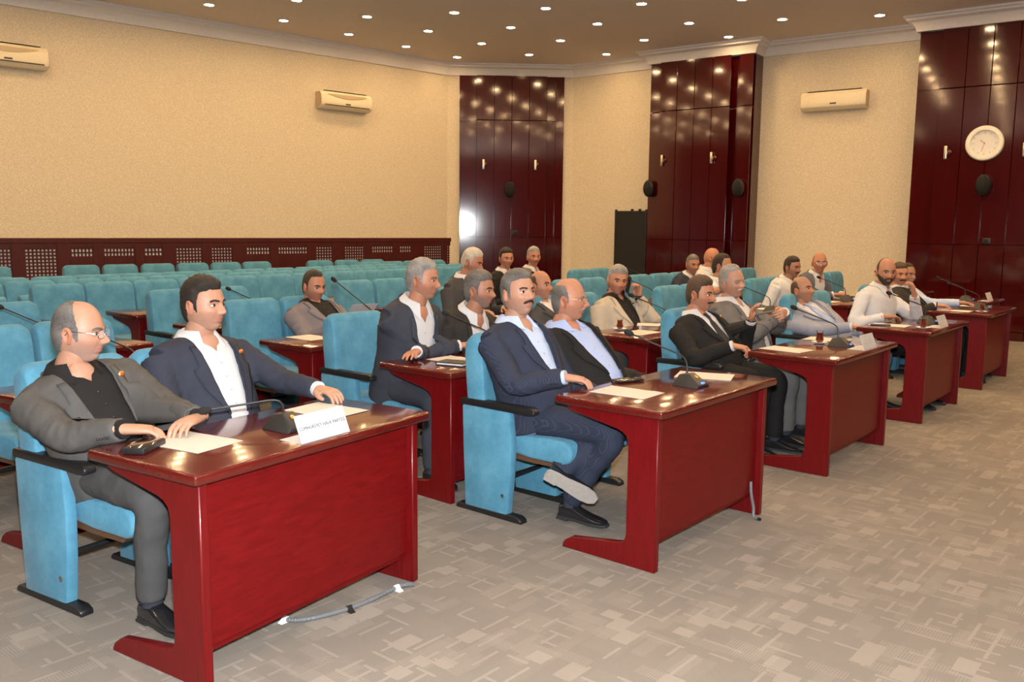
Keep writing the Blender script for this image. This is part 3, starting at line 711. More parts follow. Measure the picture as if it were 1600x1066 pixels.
SK = (.52, .295, .205)
def finish(item, mj, mt):
    spec, root, T, T3, L, arms, feet, RH, HO, NB, hs, Hp, o1, o2, out, torso, shx, shz, hi, short, prof = item
    g = spec.get; Pm = g('face', {}); tone = Vector(g('tone', SK))
    # ---------------- outer garment
    wt, wb = g('vee', (.085, .018)); zt, zb = 1.0 * L, g('veez', .14) * L
    bm = bmesh.new(); bm.from_mesh(mj)
    p60 = [lerp_list([p[k_] for p in prof], 80) for k_ in range(4)]
    def front_y(u, grow=.006):
        k_ = min(range(80), key=lambda q_: abs(p60[0][q_] - u)); return p60[2][k_] * g('bulk', 1.0) + grow + p60[3][k_] + g('belly', .02) * gs(u - .22, .26)
    def half(z): return wb + (wt - wb) * (z - zb) / (zt - zb) if z > zb else max(wb, 0.0)
    if out == 'jacket':
        for sx in (1, -1):
            a = Vector((sx * wt, 0, zt)); b_ = Vector((sx * wb, 0, zb)); d = (a - b_).normalized()
            bmesh.ops.bisect_plane(bm, geom=bm.verts[:] + bm.edges[:] + bm.faces[:], plane_co=b_, plane_no=d.cross(Vector((0, 1, 0))))
        kill = [f for f in bm.faces if (lambda c: .02 < c.y < front_y(c.z / L, .022) + .035 and zb * (0 if g('open') else 1) - (.3 if g('open') else 0) < c.z and abs(c.x) < (half(c.z) if c.z > zb else wb + (zb - c.z) * g('flare', .12)))(f.calc_center_median())]
        bmesh.ops.delete(bm, geom=kill, context='FACES')
    kill = [f for f in bm.faces if (lambda c: c.z > .955 * L and abs(c.x) < .086 and abs(c.y) < .095)(f.calc_center_median())]
    bmesh.ops.delete(bm, geom=kill, context='FACES')
    sd = sum(map(ord, spec['key'])) * .37
    bm.normal_update()
    for v in bm.verts:
        q = v.co; k = noise.noise(Vector((q.x * 9 + sd, q.y * 9, q.z * 7))) * .55 + noise.noise(Vector((q.x * 21, q.y * 21 + sd, q.z * 30))) * .45
        amp = .0055
        add_ = 0
        for A in arms.values():
            for a_, b_, sgn in ((A[0], A[1], 0), (A[1], A[2], 5)):
                ab = b_ - a_; tt = max(0, min(1, (q - a_).dot(ab) / ab.length_squared)); pd = (q - (a_ + ab * tt)).length
                if pd < .10:
                    rad = (q - (a_ + ab * tt)); ang = math.atan2(rad.x, rad.z)
                    fold = noise.noise(Vector((tt * ab.length * 34 + 2.2 * math.sin(ang + sd), ang * .55 + sgn, sd)))
                    add_ = max(add_, key=abs) if False else add_ + .0062 * fold * gs(pd, .08) * (.55 + .9 * gs((q - A[1]).length, .10))
        v.co = q + v.normal * (k * amp + add_)
    vd = 0 if g('tie') else g('neckline', .17)
    def neck_cut(bm_):
        if not vd: return
        zt_, zb_ = L * 1.0, L * (1 - vd)
        for sx in (1, -1):
            a = Vector((sx * .060, 0, zt_)); b_ = Vector((0, 0, zb_)); d_ = (a - b_).normalized()
            bmesh.ops.bisect_plane(bm_, geom=bm_.verts[:] + bm_.edges[:] + bm_.faces[:], plane_co=b_, plane_no=d_.cross(Vector((0, 1, 0))))
        kl = [f for f in bm_.faces if (lambda c: 0 < c.y < front_y(c.z / L, .022) + .035 and c.z > zb_ and abs(c.x) < .060 * (c.z - zb_) / (zt_ - zb_))(f.calc_center_median())]
        bmesh.ops.delete(bm_, geom=kl, context='FACES')
    if out != 'jacket': neck_cut(bm)
    bvh = BVHTree.FromBMesh(bm)
    bm.to_mesh(mj); bm.free(); mj.transform(T); mj.materials.clear(); mj.materials.append(MATS[spec['cloth']])
    for p in mj.polygons: p.material_index = 0
    mj.shade_smooth()
    gar = link('jacket' if out == 'jacket' else 'shirt', mj, root)
    def surf(x, z, off):
        h = bvh.ray_cast(Vector((x, 1, z)), Vector((0, -1, 0)))
        return Vector((x, (h[0].y if h[0] else .1) + off, z))
    if out == 'jacket':
        sl = gar.modifiers.new('thickness', 'SOLIDIFY'); sl.thickness = .005; sl.offset = -1
        for sx in (1, -1):       # lapels
            rows = []; zl0 = max(zb, .10 * L); n = 16
            for i in range(n):
                v = i / (n - 1); z = zl0 + (.90 * L - zl0) * v
                lw = .078 * sst(0, .62, v) if v < .70 else (.078 if v < .72 else .050 - .012 * (v - .72) / .28)
                w0 = half(z) - .004
                rows.append([surf(sx * (w0 + lw * q), z + (.016 * q if .5 < v < .72 else 0), .009 - .003 * abs(q - .4)) for q in (0, .33, .66, 1)])
            mb = MB(); vs = [p for r in rows for p in r]; fs = [(i * 4 + k, i * 4 + k + 1, (i + 1) * 4 + k + 1, (i + 1) * 4 + k) for i in range(n - 1) for k in range(3)]
            mb.add(vs, fs); mb.xf(T); lo = obj('lapel', mb, spec['cloth'], gar, recalc=False)
            m = lo.modifiers.new('thickness', 'SOLIDIFY'); m.thickness = .005; m.offset = 0
        # collar round the neck
        mb = MB(); rings = []
        for k in range(19):
            a = R(48 + (312 - 48) * k / 18); x = math.sin(a); y = math.cos(a)
            e = .040 * (1 - abs(k - 9) / 9.0) ** .6
            zc_ = L - .045 + .055 * (1 - abs(k - 9) / 9.0) ** .7
            rings.append([Vector((x * .112, y * .106 - .02, L - .060)), Vector((x * .118, y * .112 - .02, L - .048)), Vector((x * .102, y * .098 - .018, zc_ + .018)), Vector((x * .094, y * .090 - .018, zc_ + .015)), Vector((x * .098, y * .094 - .02, L - .060))])
        mb.loft(rings); mb.xf(T); obj('collar', mb, spec['cloth'], gar)
        if g('pin'):
            c = surf(-(half(.80 * L) + .030), .80 * L, .014); M = T @ Matrix.Translation(c) @ Matrix.Rotation(R(-90), 4, 'X')
            mb = MB(); mb.lathe([(.011, -.002), (.012, .002), (.009, .004)], 16, mat=M); pin = obj('lapel_pin', mb, 'gold', gar)
            mb = MB(); mb.lathe([(.006, .003), (.006, .0055), (.002, .006)], 12, mat=M); obj('pin_centre', mb, 'pin_red', pin)
        if g('cuff_buttons'):
            A = arms['R']; d = (A[2] - A[1]).normalized()
            side = T3.inverted() @ Vector((.8, .1, -.35)); side = (side - d * side.dot(d)).normalized()
            for q in range(4):
                c = A[2] - d * (.03 + .016 * q) + side * .050
                mb = MB(); mb.ellipsoid(c, (.0055, .0055, .0055), 8, 6); mb.xf(T); obj('button', mb, 'black_plastic', gar)
        # ------------ shirt under the jacket
        mb = MB(); torso(mb, .006, 48); ms_ = mb.mesh('shirt', spec['shirt'])
        bm = bmesh.new(); bm.from_mesh(ms_); neck_cut(bm)
        bmesh.ops.delete(bm, geom=[f for f in bm.faces if f.calc_center_median().z > .985 * L], context='FACES')
        bm.to_mesh(ms_); bm.free(); ms_.transform(T); ms_.shade_smooth(); sh = link('shirt', ms_, root)
        for q in range(5):
            z = (.20 + .13 * q) * L; y = front_y(z / L)
            mb = MB(); mb.ellipsoid((0, y + .001, z), (.0055, .003, .0055), 8, 6); mb.xf(T); obj('button', mb, 'ink_light' if spec['shirt'] != 'cloth_black' else 'black_plastic', sh)
        for nm, A in arms.items():
            d = A[3]; mb = MB(); mb.tube([A[2] - (A[2] - A[1]).normalized() * .03, A[2] + (A[2] - A[1]).normalized() * .008], [.036, .036], 16); mb.xf(T); obj('cuff', mb, spec['shirt'], sh)
    else: sh = gar
    # shirt collar: stand plus folded leaves
    colm = spec['shirt'] if out == 'jacket' else spec['cloth']
    NBl = Vector((0, -.020, L)); opn = g('collar_open', 26)
    rings = []
    for k in range(25):
        a = R(opn + (360 - 2 * opn) * k / 24); x, y = math.sin(a), math.cos(a); fr_ = abs(k - 12) / 12.0
        tip = sst(.72, 1, fr_)
        base = Vector((x * .080, y * .076 - .010, L - .020 - .016 * fr_)); top = Vector((x * .068, y * .067 - .008 + .014 * fr_, L + .050 - .030 * fr_))
        fold = Vector((x * .078, y * .077 - .008 + .014 * fr_, L + .047 - .030 * fr_)); leaf = Vector((x * (.104 + .006 * tip), y * .102 - .006 + .036 * tip, L + .008 - .014 * fr_ - .058 * tip))
        rings.append([base, top, fold, leaf, leaf + Vector((-x * .006, -y * .006, -.001))])
    mb = MB(); mb.loft(rings); mb.xf(T); obj('collar', mb, colm, sh)
    if g('tie'):
        mb = MB(); rows = []
        for i in range(12):
            v = i / 11; z = (.93 - .75 * v) * L; wd = .020 if i < 2 else .020 + .026 * v
            if i == 2: wd = .014
            b2 = lerp_list([p[2] for p in prof], 60); c2 = lerp_list([p[3] for p in prof], 60); u2 = lerp_list([p[0] for p in prof], 60)
            k = min(range(60), key=lambda k: abs(u2[k] - z / L)); y = b2[k] * g('bulk', 1.0) + c2[k] + g('belly', .02) * gs(z / L - .22, .26) + .010 + (.014 if i < 2 else .006)
            rows.append([Vector((-wd, y - .006, z)), Vector((-wd * .4, y + .002, z)), Vector((wd * .4, y + .002, z)), Vector((wd, y - .006, z))])
        mb.add([p for r in rows for p in r], [(i * 4 + k, i * 4 + k + 1, (i + 1) * 4 + k + 1, (i + 1) * 4 + k) for i in range(11) for k in range(3)])
        mb.xf(T); to = obj('tie', mb, spec['tie'], root, recalc=False); m = to.modifiers.new('thickness', 'SOLIDIFY'); m.thickness = .006
    # ---------------- trousers and shoes
    mt.materials.clear(); mt.materials.append(MATS[spec['trousers']])
    bm = bmesh.new(); bm.from_mesh(mt); bm.normal_update()
    for v in bm.verts:
        q = v.co; v.co = q + v.normal * (.0045 * noise.noise(Vector((q.x * 14 + sd, q.y * 12, q.z * 12))) + .003 * noise.noise(Vector((q.x * 30, q.y * 30, q.z * 22 + sd))))
    bm.to_mesh(mt); bm.free(); mt.shade_smooth(); link('trousers', mt, root)
    for nm, (kn, an, lg) in feet.items():
        d = Vector(lg.get('toe', (.12 * (1 if nm == 'R' else -1), 1, -.0))).normalized(); up = Vector(lg.get('up', (0, 0, 1)))
        B = basis(up - d * up.dot(d), d); M = Matrix.Translation(an) @ B.to_4x4() @ Matrix.Translation((0, 0, -.10 if 'toe' not in lg or not lg.get('lift') else -.085))
        mb = MB(); n = 14; rings = []
        for y, wx, h, zz in ((-.062, .022, .05, .020), (-.055, .032, .082, .018), (-.02, .037, .092, .016), (.03, .037, .086, .016), (.075, .041, .066, .016), (.12, .046, .050, .016), (.165, .045, .042, .017), (.20, .034, .036, .019), (.215, .016, .030, .021)):
            rings.append([Vector((wx * math.cos(2 * math.pi * k / n), y, zz + (h - zz) * (.5 + .5 * math.sin(2 * math.pi * k / n)) if math.sin(2 * math.pi * k / n) > -.2 else zz)) for k in range(n)])
        mb.loft(rings); mb.xf(M); so = obj('shoe', mb, 'shoe_black', root)
        mb = MB(); out_ = [(-.030, -.062), (-.036, -.02), (-.036, .04), (-.044, .10), (-.047, .15), (-.040, .195), (-.018, .222), (.018, .222), (.040, .195), (.047, .15), (.044, .10), (.036, .04), (.036, -.02), (.030, -.062), (.015, -.072), (-.015, -.072)]
        mb.prism(out_, .006, .018, 'z'); mb.prism([(x * .92, y) for x, y in [(-.036, -.068), (.036, -.068), (.037, .0), (-.037, .0)]], -.004, .007, 'z'); mb.xf(M); obj('sole', mb, 'sole_grey' if lg.get('lift') else 'sole_dark', so, smooth=False)
        mb = MB(); mb.tube([an + Vector((0, 0, .05)), an + Vector((0, 0, -.03))], [.042, .040], 12); obj('sock', mb, 'sock', root)
    # ---------------- body: head, neck, torso core, arms, legs, hands in one mesh
    body = MB(); cols = []
    MH = Matrix.Translation(HO) @ RH.to_4x4() @ Matrix.Scale(hs, 4)
    rows, nu, nv = head_grid(Pm, hi)
    vs = [MH @ q[2] for r in rows for q in r]
    fs = [(j * nu + i, j * nu + (i + 1) % nu, (j + 1) * nu + (i + 1) % nu, (j + 1) * nu + i) for j in range(nv - 1) for i in range(nu)]
    fs.append(tuple(reversed(range(nu)))); fs.append(tuple((nv - 1) * nu + i for i in range(nu)))
    body.add(vs, fs)
    stub = g('stubble', 0.25); sc = Vector(g('stubcol', (.16, .13, .12))); bald = g('shade', 0)
    for r in rows:
        for az, el, p in r:
            c = tone.copy()
            ad = abs(math.degrees(az))
            lips = gs(p.x, .017) * (gs(p.z + .0585, .0045) + gs(p.z + .0700, .005)) if p.y > .05 else 0
            m = sst(-.022, -.040, p.z) * sst(112, 92, ad) * (1 - min(1, lips))
            m *= 1 - .85 * gs(p.x, .012) * gs(p.z + .036, .012)
            cheek = gs(abs(p.x) - .045, .02) * gs(p.z + .035, .015)
            m *= 1 - .6 * cheek
            c = c.lerp(sc, stub * m)
            c = c.lerp(Vector((.42, .13, .11)),   .75 * min(1, lips))
            c = c.lerp(Vector((tone.x * 1.03, tone.y * .80, tone.z * .75)), .35 * cheek + .35 * gs(p.x, .014) * gs(p.z + .035, .012))
            if bald and p.z > .02: c = c.lerp(Vector((.20, .15, .12)), bald * sst(-.02, .02, p.z - max(hairline(az), .05 if abs(math.degrees(az)) < 66 else -1)))
            cols.append(c)
    # ears
    for sx in (-1, 1):
        n0 = len(body.v); Me = MH @ Matrix.Translation((sx * .0745 * Pm.get('wide', 1.0), -.012, -.008)) @ Matrix.Rotation(sx * R(-24), 4, 'Z') @ Matrix.Rotation(R(10), 4, 'X')
        ring = []
        for rr, dx in ((1.0, -.004), (1.02, .004), (.92, .011), (.72, .010), (.50, .004), (.25, .002)):
            ring.append([Me @ Vector((sx * dx, .020 * rr * math.cos(2 * math.pi * k / 16) * (1.0 if math.sin(2 * math.pi * k / 16) > -.2 else .72), .033 * rr * math.sin(2 * math.pi * k / 16))) for k in range(16)])
        body.loft(ring); cols += [Vector((tone.x * 1.02, tone.y * .84, tone.z * .80))] * (len(body.v) - n0)
    # eyelids and eyes
    flat = [q[2] for r in rows for q in r if q[2].y > .03]
    for sx in (-1, 1):
        ex, ez = sx * .0310, -.0005
        y = min(flat, key=lambda q: (q.x - ex) ** 2 + (q.z - ez) ** 2).y
        Mx = MH @ Matrix.Translation((ex, y - .0035, ez)) @ Matrix.Rotation(-sx * R(9), 4, 'Z')
        n0 = len(body.v)
        lo, hi_ = (-70, 88) if g('eyes_closed') else (15, 88)
        for a0, a1, rz in ((lo, hi_, .0104), (-88, -34, .0098)):
            rings = []
            for j in range(6):
                e = R(a0 + (a1 - a0) * j / 5); rings.append([Mx @ Vector((.0185 * math.cos(e) * math.cos(2 * math.pi * k / 16), .0092 * math.cos(e) * math.sin(2 * math.pi * k / 16), rz * math.sin(e))) for k in range(16)])
            body.loft(rings)
        cols += [Vector((tone.x * .86, tone.y * .76, tone.z * .72))] * (len(body.v) - n0)
        em = MB(); em.cur = 0; N = 20; prev = None
        yo = R(-g('gaze', 0))
        em.ellipsoid((0, 0, 0), (.0158, .0086, .0082), 20, 12); em.v = [Mx @ q for q in em.v]
        em.cur = 1; em.ellipsoid((0, 0, 0), (.0068, .0022, .0068), 14, 8, mat=None); k0 = len(em.v) - 14 * 7
        for i in range(k0, len(em.v)): em.v[i] = Mx @ (em.v[i] + Vector((.004 * math.sin(yo),   .0078, .0008)))
        if not g('eyes_closed'): obj('eye', em, ['eye_white', 'iris'], root)
    # neck, core, limbs, hands
    n0 = len(body.v)
    nk = catmull([HO + RH @ Vector((0, -.018, -.015)), HO + RH @ Vector((0, -.020, -.085)), NB + Vector((0, 0, -.01)), NB + (T3 @ Vector((0, 0, -.07)))], 3)
    nr = g('neck', 1.0); body.tube(nk, [r * nr for r in lerp_list([.054, .056, .060, .064], len(nk))], 20)
    mbt = MB(); torso(mbt, -.035, 16); mbt.xf(T); body.add(mbt.v, mbt.f)
    mbt = MB(); mbt.ellipsoid((0, front_y(.86) - .050, .85 * L), (.066, .045, .085), 20, 14); mbt.xf(T); body.add(mbt.v, mbt.f)
    for nm, (S, E_, W, f, n, a) in arms.items():
        st0 = T @ S; body.tube([st0, T @ S.lerp(E_, .5), T @ E_, T @ E_.lerp(W, .5), T @ W], [.045, .042, .036, .034, .026], 12)
        F = (T3 @ f).normalized(); Nn = (T3 @ n); Nn = (Nn - F * Nn.dot(F)).normalized(); X = F.cross(Nn)
        Mh = Matrix.Translation(T @ W) @ Matrix((X, F, Nn)).transposed().to_4x4() @ Matrix.Scale(hs, 4)
        hv, hf = HANDS[(a.get('curl', 'rest'), 1 if nm == 'R' else -1)]
        body.add([Mh @ p for p in hv], hf)
    for nm, (kn, an, lg) in feet.items():
        hj = Hp + Vector(((1 if nm == 'R' else -1) * .088, .02, -.01)); body.tube([hj, kn, an], [.06, .045, .032], 10)
    cols += [tone] * (len(body.v) - n0)
    me = body.mesh('body', 'skin', angle=75)
    ca = me.color_attributes.new('tone', 'FLOAT_COLOR', 'POINT')
    ca.data.foreach_set('color', [x for c in cols for x in (c.x, c.y, c.z, 1.0)])
    link('body', me, root)
    # ---------------- hair, brows, moustache, beard: shells grown from the head surface
    nrm = [[None] * nu for _ in range(nv)]
    for j in range(nv):
        for i in range(nu):
            a = rows[j][(i + 1) % nu][2] - rows[j][i - 1][2]; b_ = rows[min(j + 1, nv - 1)][i][2] - rows[max(j - 1, 0)][i][2]
            n = a.cross(b_); nrm[j][i] = n.normalized() if n.length > 1e-9 else Vector((0, 0, 1))
            if nrm[j][i].dot(rows[j][i][2]) < 0: nrm[j][i] = -nrm[j][i]
    def shell(name, mat, func, nsc=0.0, parent=root, soft=1.6):
        M = [[func(*rows[j][i]) for i in range(nu)] for j in range(nv)]
        idx = {}; mb = MB(); vs = []; fs = []; dens = []; hm_ = max(max(r_) for r_ in M) + .003
        def vid(j, i):
            if (j, i) not in idx:
                p = rows[j][i][2]; h = M[j][i]
                if nsc and h > 0: h *= 1 + nsc * (noise.noise(p * 70 + Vector((sd, 0, 0))) + .6 * noise.noise(p * 160))
                idx[(j, i)] = len(vs); vs.append(MH @ (p + nrm[j][i] * h)); dens.append(max(0, min(1, soft * (M[j][i] + .003) / hm_)))
            return idx[(j, i)]
        for j in range(nv - 1):
            for i in range(nu):
                q = [(j, i), (j, (i + 1) % nu), (j + 1, (i + 1) % nu), (j + 1, i)]
                if max(M[a][b_] for a, b_ in q) > 0: fs.append(tuple(vid(a, b_) for a, b_ in q))
        if j == nv - 2 and max(M[nv - 1]) > 0: fs.append(tuple(vid(nv - 1, i) for i in range(nu)))
        if not fs: return
        mb.add(vs, fs); o_ = obj(name, mb, mat, parent, recalc=False, angle=80)
        at_ = o_.data.attributes.new('strands', 'FLOAT', 'POINT'); at_.data.foreach_set('value', dens); return o_
    st = g('hair', ('full', 'hair_dark', .014))
    if st:
        style, hm, th = st
        zf, yt, sl_ = STYLES[style]
        def hf(az, el, p):
            ad = abs(math.degrees(az))
            wob = .004 * noise.noise(Vector((p.x * 60, p.y * 60, sd)))
            d1 = p.z - zf + .35 * max(0, abs(p.x) - .035)                # above the forehead line
            d2 = yt + sl_ * max(0, p.z - .02) - p.y                      # behind the temple line
            dl = p.z - hairline(az)
            front = max(sst(-.010, .016, d1 + wob), sst(-.010, .018, d2 + wob))
            low = sst(-.008, .010, dl)
            lim = sst(.086, .058, p.z + .25 * max(0, p.y)) if style == 'ring' else 1.0
            k = front * low * lim
            if k <= .01: return -.003
            tt = th * (.42 + .58 * sst(.01, .085, p.z)) * (1.12 if ad > 120 and p.z > -.03 else 1)
            return .0004 + tt * k if k > .06 else -.003 + .0034 * k / .06
        shell('hair', hm, hf, .22)
    bc = g('brow', 'hair_dark')
    for sx in (-1, 1):
        def bf(az, el, p, sx=sx):
            if p.y < .03: return -.003
            x = p.x * sx; zc = .0165 + .004 * sst(.012, .034, x) - .005 * sst(.036, .054, x)
            k = sst(.009, .014, x) * sst(.055, .046, x) * gs(p.z - zc, .0034)
            return -.002 + .0058 * k if k > .2 else -.003
        shell('eyebrow', bc, bf)
    if g('moustache'):
        def mf(az, el, p):
            if p.y < .03: return -.003
            x = abs(p.x); zc = -.0500 - .006 * sst(.010, .030, x)
            k = sst(.036, .026, x) * gs(p.z - zc, .0042)
            return -.002 + .0085 * k if k > .22 else -.003
        shell('moustache', g('moustache'), mf, .2)
    if g('beard'):
        def bf2(az, el, p):
            ad = abs(math.degrees(az)); zl = -.062 if ad < 22 else -.062 + .045 * sst(22, 80, ad)
            if ad < 26: zl = -.076 + .02 * sst(14, 26, ad)
            k = sst(.004, -.008, p.z - zl) * sst(92, 84, ad) * sst(-.118, -.105, p.z)
            return -.003 + .008 * k if k > 0 else -.003
        shell('beard', g('beard'), bf2, .3)
    if g('glasses'):
        gl = []
        yy = max(q.y for q in flat if abs(abs(q.x) - .031) < .012 and abs(q.z) < .012) + .013
        mb = MB()
        def rim(sx):
            pts = []
            for k in range(21):
                a = 2 * math.pi * k / 20; cx, cz = math.cos(a), math.sin(a)
                x = sx * .0335 + .0255 * math.copysign(abs(cx) ** .7, cx); pts.append(Vector((x, yy - .10 * max(0, abs(x) - .02), -.002 + .0165 * math.copysign(abs(cz) ** .7, cz))))
            return pts
        for sx in (-1, 1): mb.tube(rim(sx), .0011 if g('glasses') == 'wire' else .0014, 6, cap=False)
        mb.tube([(-.009, yy, .004), (0, yy + .004, .006), (.009, yy, .004)], .0012, 6)
        for sx in (-1, 1): mb.tube([(sx * .058, yy - .006, .004), (sx * .074 * Pm.get('wide', 1), yy - .03, .005), (sx * .079 * Pm.get('wide', 1), -.005, .010), (sx * .078 * Pm.get('wide', 1), -.022, -.005)], .0014, 6)
        mb.xf(MH); go = obj('glasses', mb, g('glasses'), root)
        for sx in (-1, 1):
            pts = rim(sx)[:-1]; mb = MB(); n = len(pts)
            mb.add([p + Vector((0, -.0005, 0)) for p in pts] + [p + Vector((0, .0008, 0)) for p in pts], [tuple(range(n)), tuple(reversed(range(n, 2 * n)))] + [(k, (k + 1) % n, (k + 1) % n + n, k + n) for k in range(n)])
            mb.xf(MH); obj('lens', mb, 'lens', go, smooth=False)
    if g('bracelet'):
        A = arms[g('bracelet')]; c = T @ A[2]; d = (T3 @ A[3]).normalized(); q = d.orthogonal().normalized(); q2 = d.cross(q)
        mb = MB(); mb.tube([c + d * .012 + (q * math.cos(2 * math.pi * k / 20) + q2 * math.sin(2 * math.pi * k / 20)) * .031 for k in range(21)], .007, 8, cap=False); obj('bracelet', mb, 'black_plastic', root)
    return root
# ------------------------------------------------------------------ cloths
fabric('cloth_grey', (0.0779, 0.0738, 0.0705), var=.18)
fabric('cloth_grey_trousers', (0.0615, 0.0599, 0.0599), var=.14)
fabric('cloth_navy', (0.0295, 0.0328, 0.0492), var=.2)
fabric('cloth_navy2', (0.0377, 0.041, 0.0558), var=.2)
fabric('cloth_pinstripe', (0.023, 0.0279, 0.0476), var=.16, stripe=(48, (.036, .045, .082)))
fabric('cloth_black', (0.0131, 0.0119, 0.0115), var=.25)
fabric('cloth_charcoal', (0.0279, 0.0246, 0.0221), var=.2)
fabric('cloth_lilac', (0.1763, 0.1517, 0.1599), var=.16)
fabric('cloth_darkgrey', (0.0533, 0.0492, 0.0492), var=.2)
fabric('cloth_beige', (0.4264, 0.3608, 0.2788), var=.12)
fabric('cloth_midgrey', (0.1271, 0.1189, 0.1164), var=.18)
fabric('cloth_paleblue', (0.2624, 0.2788, 0.3526), var=.12)
fabric('cloth_slate', (0.0984, 0.1066, 0.1353), var=.16)
fabric('shirt_white', (.56, .555, .57), var=.06, bumpv=.35)
fabric('shirt_blue', (.36, .44, .68), var=.08, bumpv=.35)
fabric('shirt_paleblue', (.44, .53, .72), var=.08, bumpv=.35)
fabric('tie_dark', (.03, .03, .034), var=.5, scale=120)
fabric('tie_blue', (.30, .36, .55), var=.2)
fabric('sock', (.030, .032, .045), var=.1)

DARK = (.34, .165, .10); FAIR = (.44, .232, .152); RUD = (.45, .202, .122); TAN = (.40, .190, .115)
def seat_s(c, n, k): return c * 2.03 + .1 * n + (.38, .88)[k]
ROWT = [0.0, -1.37, -2.74, -4.10, -5.48]
PPL = []
def add(key, label, c, n, k, eye, look, **kw):
    if c == -1: fr = FA(n); s = (.37, .87)[k]; t = 0
    else: fr = FB; s = seat_s(c, n, k); t = ROWT[n]
    PPL.append(dict(key=key, label=label, frame=fr, s=s, t=t, eye=eye, look=look, c=c, n=n, k=k, **kw))
add('P1', 'man in grey jacket and black shirt with thin glasses at the name-card desk', -1, 0, 0, (.03, -.42, 1.10), (36, -2, 0), hi=True, tl=.40, cloth='cloth_grey', shirt='cloth_black', trousers='cloth_grey_trousers', vee=(.095, .062), open=True,
    hair=('recede', 'hair_salt', .006), glasses='wire', stubble=.42, stubcol=(.24, .21, .20), brow='hair_salt', tone=FAIR, pin=1, face=dict(nose=1.1, jowl=.5), belly=.04, bulk=1.06, collar_open=34, cuff_buttons=1,
    R=dict(w=(.235, .015, .800), f=(-.70, .66, -.08), curl='rest'), L=dict(w=(-.035, .075, .800), f=(.9, .35, -.05), curl='rest'),
    legs=dict(R=dict(knee=(.155, .04, .515), ankle=(.125, -.02, .115), toe=(.05, 1, 0)), L=dict(knee=(-.17, .04, .515), ankle=(-.15, .05, .115))))
add('P2', 'man in navy suit and white shirt with short dark hair at the name-card desk', -1, 0, 1, (-.04, -.40, 1.175), (14, 2, 0), hi=True, tl=.44, cloth='cloth_navy', shirt='shirt_white', trousers='cloth_navy', vee=(.10, .045), open=True,
    hair=('full', 'hair_black', .016), stubble=.20, tone=FAIR, brow='hair_black', pin=1, face=dict(jowl=.9, wide=1.04), bulk=1.10, belly=.04, neck=1.1, collar_open=32,
    R=dict(w=(.20, -.10, .675), f=(-.4, .9, 0), curl='rest'), L=dict(w=(-.235, .015, .800), f=(.05, 1, -.05), curl='rest'))
add('P9', 'man in navy pinstripe suit with moustache sitting cross-legged at the front row', 0, 0, 0, (.03, -.45, 1.20), (-10, 10, 0), hi=True, cloth='cloth_pinstripe', shirt='shirt_paleblue', trousers='cloth_pinstripe', vee=(.095, .016), veez=.22,
    hair=('full', 'hair_salt', .013), stubble=.18, tone=FAIR, brow='hair_dark', moustache='hair_dark', face=dict(jowl=.7, wide=1.02), bulk=1.08, belly=.05, collar_open=30, cuff_buttons=1,
    R=dict(w=(.185, -.085, .800), f=(-.45, .88, -.10), curl='rest'), L=dict(w=(-.16, -.14, .665), f=(.5, .8, -.2), curl='rest'),
    legs=dict(R=dict(knee=(.055, .12, .515), ankle=(.045, -.135, .125), toe=(-.10, 1, -.02)), L=dict(knee=(-.07, .12, .575), ankle=(.150, -.125, .310), toe=(-.52, .62, -.45), up=(-.62, -.55, .5), lift=1)))
add('P10', 'bald man in black suit and pale blue shirt with thin glasses', 0, 0, 1, (.03, -.45, 1.13), (24, 2, 0), hi=True, cloth='cloth_black', shirt='shirt_blue', trousers='cloth_black', vee=(.105, .055), open=True,
    hair=('ring', 'hair_salt', .004), glasses='wire_gold', stubble=.12, tone=RUD, brow='hair_grey', moustache='hair_grey', face=dict(jowl=.9, nose=1.15), bulk=1.08, belly=.06, collar_open=30)
add('P13', 'man in black suit and dark tie with one hand raised, brown hair', 1, 0, 0, (.0, -.45, 1.075), (4, -3, 0), tl=.42, twist=-8, cloth='cloth_black', shirt='shirt_white', trousers='cloth_black', vee=(.095, .022), veez=.16,
    hair=('full', 'hair_brown', .014), stubble=.1, tone=RUD, moustache='hair_dark', tie='tie_dark', pin=1, bulk=1.08, belly=.05, bracelet='L', face=dict(nose=1.25, jowl=.4),
    R=dict(w=(.27, -.14, .765), f=(-.1, .95, -.1), curl='grip'), L=dict(w=(-.06, -.17, .905), f=(.2, .25, 1), n=(.2, -1, .1), curl='rest', pole=(-.3, .3, -1)))
add('P14', 'grey-haired man in grey suit with arms folded and eyes shut', 1, 0, 1, (.04, -.45, 1.15), (-14, 2, 8), cloth='cloth_midgrey', shirt='shirt_white', trousers='cloth_midgrey', vee=(.10, .045), open=True,
    hair=('high', 'hair_grey', .012), stubble=.1, tone=FAIR, moustache='hair_white', brow='hair_grey', eyes_closed=1, bulk=1.12, belly=.06, face=dict(jowl=.8, wide=1.03),
    R=dict(w=(-.02, -.185, .885), f=(-.95, .1, .15), n=(0, 1, .3), curl='grip', pole=(.8, -.1, -.7)), L=dict(w=(-.08, -.15, .935), f=(.9, .15, -.1), n=(0, 1, .4), curl='grip', pole=(-.8, -.1, -.7)))
add('P20', 'bald man in pale blue-grey suit slouching with his head tilted back', 2, 0, 0, (.0, -.53, 1.025), (-8, 14, 0), tl=.42, twist=-24, cloth='cloth_paleblue', shirt='shirt_white', trousers='cloth_paleblue', vee=(.095, .025),
    hair=('ring', 'hair_brown', .003), stubble=.12, tone=TAN, tie='tie_blue', shade=.35, bulk=1.06, belly=.05,
    R=dict(w=(.24, -.06, .735), f=(-.1, 1, -.05), curl='grip'))
